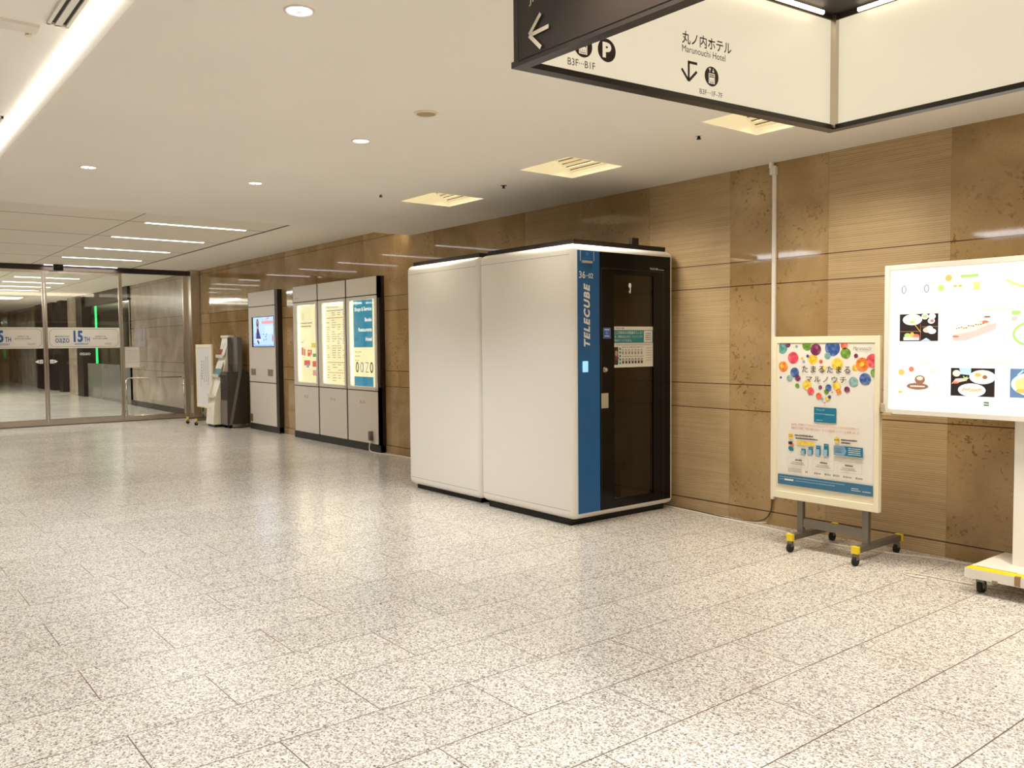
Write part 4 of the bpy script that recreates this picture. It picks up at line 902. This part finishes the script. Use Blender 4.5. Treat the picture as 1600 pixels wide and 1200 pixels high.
a.ell(-2.25, 1.288, .018, ORG_, .012).ell(-2.21, 1.275, .014, BRW, .012); a.line(-2.35, 1.255, -2.31, 1.275, .005, GRN).line(-2.335, 1.28, -2.315, 1.25, .005, GRN); a.ell(-2.38, 1.238, .02, TOM, .006)
p_(-2.071, 1.329, -1.82, 1.16, BLU); a.ell(-1.94, 1.24, .125, WH, .07, clip=(-2.071, 1.16, -1.82, 1.329)); a.nxt().ell(-1.94, 1.235, .105, YL, .055); a.nxt().ell(-2.0, 1.20, .04, ORG_, .014); a.ell(-1.93, 1.20, .03, BRW, .01); a.line(-2.03, 1.29, -2.0, 1.32, .01, LBL)
for k in range(3):
    xx = -1.72+k*.37
    for z0_, z1_ in ((1.50, 1.66), (1.16, 1.33)):
        p_(xx, z1_, xx+.25, z0_, DK); a.ell(xx+.12, (z0_+z1_)/2, .09, WH, .05); a.nxt().ell(xx+.12, (z0_+z1_)/2, .06, ORG_ if k % 2 else GRN, .03)
a.rect(-2.212, 1.103, -2.183, 1.128, le('badge', (80, 130, 80), .5)); a.nxt().greek(-2.209, 1.112, -2.186, .008, WH)
a.build('backlit_print', ff)
for x in (-2.045, -1.2):
    MB().box(x-.033, x+.033, 5.46, 5.56, .15, lz0+.03, .003).build('post', WHITE, r)
MB().box(-2.012, -1.233, 5.485, 5.535, .775, .82, .003).build('cross_bar', WHITE, r)
pb = MB(); pb.prism([(-2.235, 5.19, .095), (-.99, 5.19, .095), (-.99, 5.76, .095), (-2.235, 5.76, .095)], (0, 0, .055))
pl = pb.build('platform', mat('chipped_white', (226, 218, 204), .6), r)
MB().box(-2.232, -.99, 5.195, 5.275, .150, .1525).build('warning_tape', YEL, pl)
MB().box(-1.96, -1.93, 5.186, 5.21, .10, .1535).box(-2.08, -2.05, 5.187, 5.20, .092, .105).box(-2.2, -1.98, 5.272, 5.278, .150, .1535).build('chipped_edge', mat('bare_wood', (150, 118, 84), .8), pl)
for x in (-2.17, -1.06):
    for y in (5.27, 5.70):
        b = MB(); b.rod((x-.014, y, .038), (x+.014, y, .038), .038, mi=0).rod((x-.020, y, .038), (x+.020, y, .038), .016, mi=1).prism([(x-.022, y-.02, .045), (x-.022, y+.03, .095), (x-.022, y-.03, .095)], (.044, 0, 0), mi=1).box(x-.03, x+.03, y-.035, y+.035, .09, .095, 0, 1, 1)
        b.build('caster', [RUBBER, STEELD], r)
# ================================================================== HANGING SIGN
A, B, Cc, D = V((-2.212, 1.765)), V((-2.058, 3.404)), V((-.30, 3.39)), V((-.42, 1.81))
SZ0, SZ1 = 2.40, 2.875
r = thing('hanging_sign', ((A.x+Cc.x)/2, (A.y+Cc.y)/2, ZC), 'large hanging box of direction signs with dark frames at top right', 'hanging sign')
SIGNW = mat('sign_cream', (252, 238, 208), .35, emit=.52)
SIGND = mat('sign_dark', (40, 31, 24), .35)
def v3(p, z): return V((p.x, p.y, z))
def inset(P, d):   # offset the quadrilateral inwards
    c = sum(P, V((0, 0)))/4; return [p+(c-p).normalized()*d*1.41 for p in P]
O4 = [A, B, Cc, D]; I4 = inset(O4, .045)
fr = MB()
for i in range(4):
    p, q, pi_, qi = O4[i], O4[(i+1) % 4], I4[i], I4[(i+1) % 4]
    fr.prism([v3(p, SZ0), v3(q, SZ0), v3(qi, SZ0), v3(pi_, SZ0)], (0, 0, .02))
    fr.prism([v3(p, SZ1-.02), v3(q, SZ1-.02), v3(qi, SZ1-.02), v3(pi_, SZ1-.02)], (0, 0, .02))
for i in range(4):
    p = O4[i]; c = (O4[i]+I4[i])/2
    fr.box(p.x-.0001, p.x+.02, p.y, p.y+.02, SZ0, SZ1) if False else None
fr.build('frame', SIGND, r)
# panels between: outer dark skin and inner cream skin
O2 = inset(O4, .006); I2 = inset(O4, .039)
ou = MB(); inn = MB()
for i in range(4):
    p, q = O2[i], O2[(i+1) % 4]; pi_, qi = I2[i], I2[(i+1) % 4]
    ou.prism([v3(p, SZ0+.015), v3(q, SZ0+.015), v3(q, SZ1-.01), v3(p, SZ1-.01)], ((pi_-p).normalized()*.012).to_3d())
    inn.prism([v3(pi_, SZ0+.015), v3(qi, SZ0+.015), v3(qi, SZ1-.01), v3(pi_, SZ1-.01)], ((p-pi_).normalized()*.012).to_3d())
dp = ou.build('dark_panel', SIGND, r); cp = inn.build('cream_panel', SIGNW, r)
MB().prism([v3(p, SZ1) for p in O4], (0, 0, .02)).build('lid', mat('lid_dark', (30, 22, 18), .6), r)
b = MB(); k = I4[1]
b.box(k.x-.004, k.x+.020, k.y-.020, k.y+.004, SZ0+.005, SZ1-.003)
b.build('corner_post', STEEL, r)
for k_ in (0, 1):
    pass
tb = MB(); L4 = inset(O4, .075)
for i in (0, 1): 
    p, q = L4[i], L4[(i+1) % 4]; tb.rod(v3(p+(q-p)*.06, SZ1-.02), v3(p+(q-p)*.94, SZ1-.02), .009, n=8)
tb.build('tube', mat('sign_tube', (255, 238, 205), .5, emit=5), r)
hb = MB()
for p in inset(O4, .25): hb.rod(v3(p, SZ1), v3(p, ZC), .01)
hb.build('hanger', STEELD, r)
a = Art(v3(O4[0], 0)+V((0, -.0005, 0)), (D-A).to_3d(), (0, 0, 1), .0008, .0)
SW = mat('sign_print_white', (232, 220, 196), .5)
def X(x): return x+2.212
a.frame(.035, SZ0+.014, 1.75, SZ1-.03, .003, BLACK)
a.line(X(-2.118), 2.482, X(-2.03), 2.486, .013, SW); a.nxt(); a.line(X(-2.121), 2.484, X(-2.066), 2.535, .013, SW).line(X(-2.121), 2.482, X(-2.066), 2.430, .013, SW)
a.text('JR Tokyo Station', X(-2.12), 2.572, X(-1.83), 2.610, SW)
a.build('direction_lettering', dp); a = Art(v3(O4[0], 0)+V((0, -.0005, 0)), (D-A).to_3d(), (0, 0, 1), .0008, .0)
a.text('JR東京駅', X(-2.12), 2.628, X(-1.83), 2.69, SW)
a.build('direction_lettering', dp)
P0, Q0 = I2[0], I2[1]; uu = (Q0-P0).normalized()
a = Art(v3(P0, 0)+V((uu.y, -uu.x, 0))*.0005, uu.to_3d(), (0, 0, 1), .0006, .0004)
Q = mat('sign_print_brown', (52, 34, 26), .5); o_ = -.035
def lift_icon(x, z, rr):
    a.ell(x, z, rr, Q, n=32); a.nxt(); bw = rr*.44
    a.frame(x-bw, z-rr*.72, x+bw, z+rr*.30, rr*.09, SIGNW)
    a.rect(x-bw*.66, z-rr*.10, x+bw*.66, z-rr*.30, SIGNW)
    for k in (-1, 0, 1): a.rect(x+k*bw*.5-rr*.09, z-rr*.58, x+k*bw*.5+rr*.09, z-rr*.1, SIGNW); a.ell(x+k*bw*.5, z+rr*.06, rr*.08, SIGNW, n=10)
    for s, xx in ((1, -.28), (-1, .22)):
        a.line(x+rr*xx, z+rr*.42, x+rr*xx, z+rr*.80, rr*.07, SIGNW)
        tz = z+rr*(.82 if s > 0 else .42); a.line(x+rr*xx, tz, x+rr*(xx-.14), tz-s*rr*.16, rr*.07, SIGNW); a.line(x+rr*xx, tz, x+rr*(xx+.14), tz-s*rr*.16, rr*.07, SIGNW)
    a.nxt()
def part(nm):
    global a
    a.build(nm, cp); a = Art(v3(P0, 0)+V((uu.y, -uu.x, 0))*.0005, uu.to_3d(), (0, 0, 1), .0006, .0004)
lift_icon(.262+o_, 2.512, .040); part('lift_symbol')
a.ell(.366+o_, 2.514, .040, Q, n=32); a.nxt().text('P', .347+o_, 2.488, .386+o_, 2.541, SIGNW, bold=.05)
part('parking_symbol')
a.text('B3F···B1F', .197+o_, 2.438, .314+o_, 2.462, Q); part('floor_range')
a.text('丸ノ内ホテル', .724+o_, 2.605, .985+o_, 2.652, Q, bold=.012)
a.text('Marunouchi Hotel', .724+o_, 2.575, .952+o_, 2.600, Q); part('direction_lettering')
a.line(.758+o_, 2.541, .758+o_, 2.475, .010, Q); a.line(.753+o_, 2.541, .802+o_, 2.541, .010, Q); a.line(.758+o_, 2.472, .722+o_, 2.512, .010, Q); a.line(.758+o_, 2.472, .80+o_, 2.512, .010, Q)
part('arrow_symbol'); lift_icon(.878+o_, 2.507, .037); part('lift_symbol')
a.text('B3F···1F–7F', .815+o_, 2.434, .937+o_, 2.453, Q)
a.build('floor_range', cp)

# ================================================================== CONDUIT AND CABLES
b = MB().box(-4.078, -4.045, WY-.022, WY, .215, 2.90, .003).box(-4.09, -4.035, WY-.045, WY, 2.83, 2.90, .008, 3).box(-4.085, -4.055, WY-.06, WY-.03, 2.88, ZC, .006)
tag(b.build('cable_trunking', WHITE), 'white vertical cable trunking up the stone wall behind the poster stand', 'cable trunking')
def cable(name, pts, r_, m, lab, group=None):
    c = bpy.data.curves.new(name, 'CURVE'); c.dimensions = '3D'; c.bevel_depth = r_; c.bevel_resolution = 2; c.resolution_u = 10
    s = c.splines.new('NURBS'); s.points.add(len(pts)-1); s.use_endpoint_u = True; s.order_u = 4
    for p, q in zip(s.points, pts): p.co = (*q, 1)
    o = bpy.data.objects.new('tmpc', c); C.objects.link(o); bpy.context.view_layer.update()
    me = bpy.data.meshes.new_from_object(o.evaluated_get(bpy.context.evaluated_depsgraph_get())); bpy.data.objects.remove(o)
    for f in me.polygons: f.use_smooth = True
    o = linkmesh(name, me, m); return tag(o, lab, 'cable', group)
CBL = mat('cable_white', (222, 214, 198), .5)
cable('power_cable', [(-5.3, 5.88, .008), (-4.98, 5.87, .006), (-4.8, 5.86, .006), (-4.55, 5.83, .006), (-4.3, 5.80, .006), (-4.0, 5.80, .006), (-3.75, 5.74, .006), (-3.5, 5.66, .006), (-3.2, 5.69, .006), (-2.9, 5.75, .006), (-2.7, 5.85, .006), (-2.4, 5.86, .006), (-2.25, 5.82, .008)], .0085, CBL, 'long white cable along the foot of the wall to the lightbox')
cable('power_cable', [(-4.066, 5.928, .22), (-4.066, 5.925, .12), (-4.10, 5.91, .03), (-4.25, 5.87, .006), (-4.5, 5.86, .006), (-4.7, 5.90, .006), (-4.95, 5.91, .006), (-5.2, 5.91, .006)], .006, mat('cable_brown', (88, 66, 50), .6), 'dark cable hanging from the white trunking to the floor')
cable('power_cable', [(-4.95, 5.82, .006), (-4.75, 5.77, .006), (-4.6, 5.81, .006), (-4.45, 5.86, .008), (-4.2, 5.84, .006), (-4.08, 5.87, .03)], .004, CBL, 'thin white loop of cable beside the front booth')
cable('power_cable', [(-10.54, KY-.03, .15), (-10.53, KY-.06, .06), (-10.50, KY-.08, .008), (-10.3, 5.79, .006), (-9.9, 5.86, .006), (-9.3, 5.87, .006), (-8.5, 5.86, .006), (-7.9, 5.88, .006)], .007, CBL, 'white cable from the directory board to the rear booth')
cable('power_cable', [(-2.52, 5.30, .006), (-2.62, 5.27, .006), (-2.70, 5.32, .006), (-2.62, 5.37, .006), (-2.40, 5.36, .006), (-2.1, 5.40, .006), (-1.8, 5.45, .006)], .004, CBL, 'white cable loop under the lightbox platform')

# fill panels added out of view to raise the overall brightness
for x, y in ((-1, -1.2), (2.5, -1.2), (-5, -1.5), (-9, -1.5), (-13, -1.5), (3.5, 2.5)):
    z = 3.045 if y < 1 else ZC-.005
    o = MB().box(x-.6, x+.6, y-.3, y+.3, z-.01, z).build('ceiling_panel_light', mat('fill_panel_glow', (246, 249, 255), .5, emit=10.5)); tag(o, 'flat glowing ceiling panel added out of view as fill light', 'ceiling light', 'added fill panels out of view')
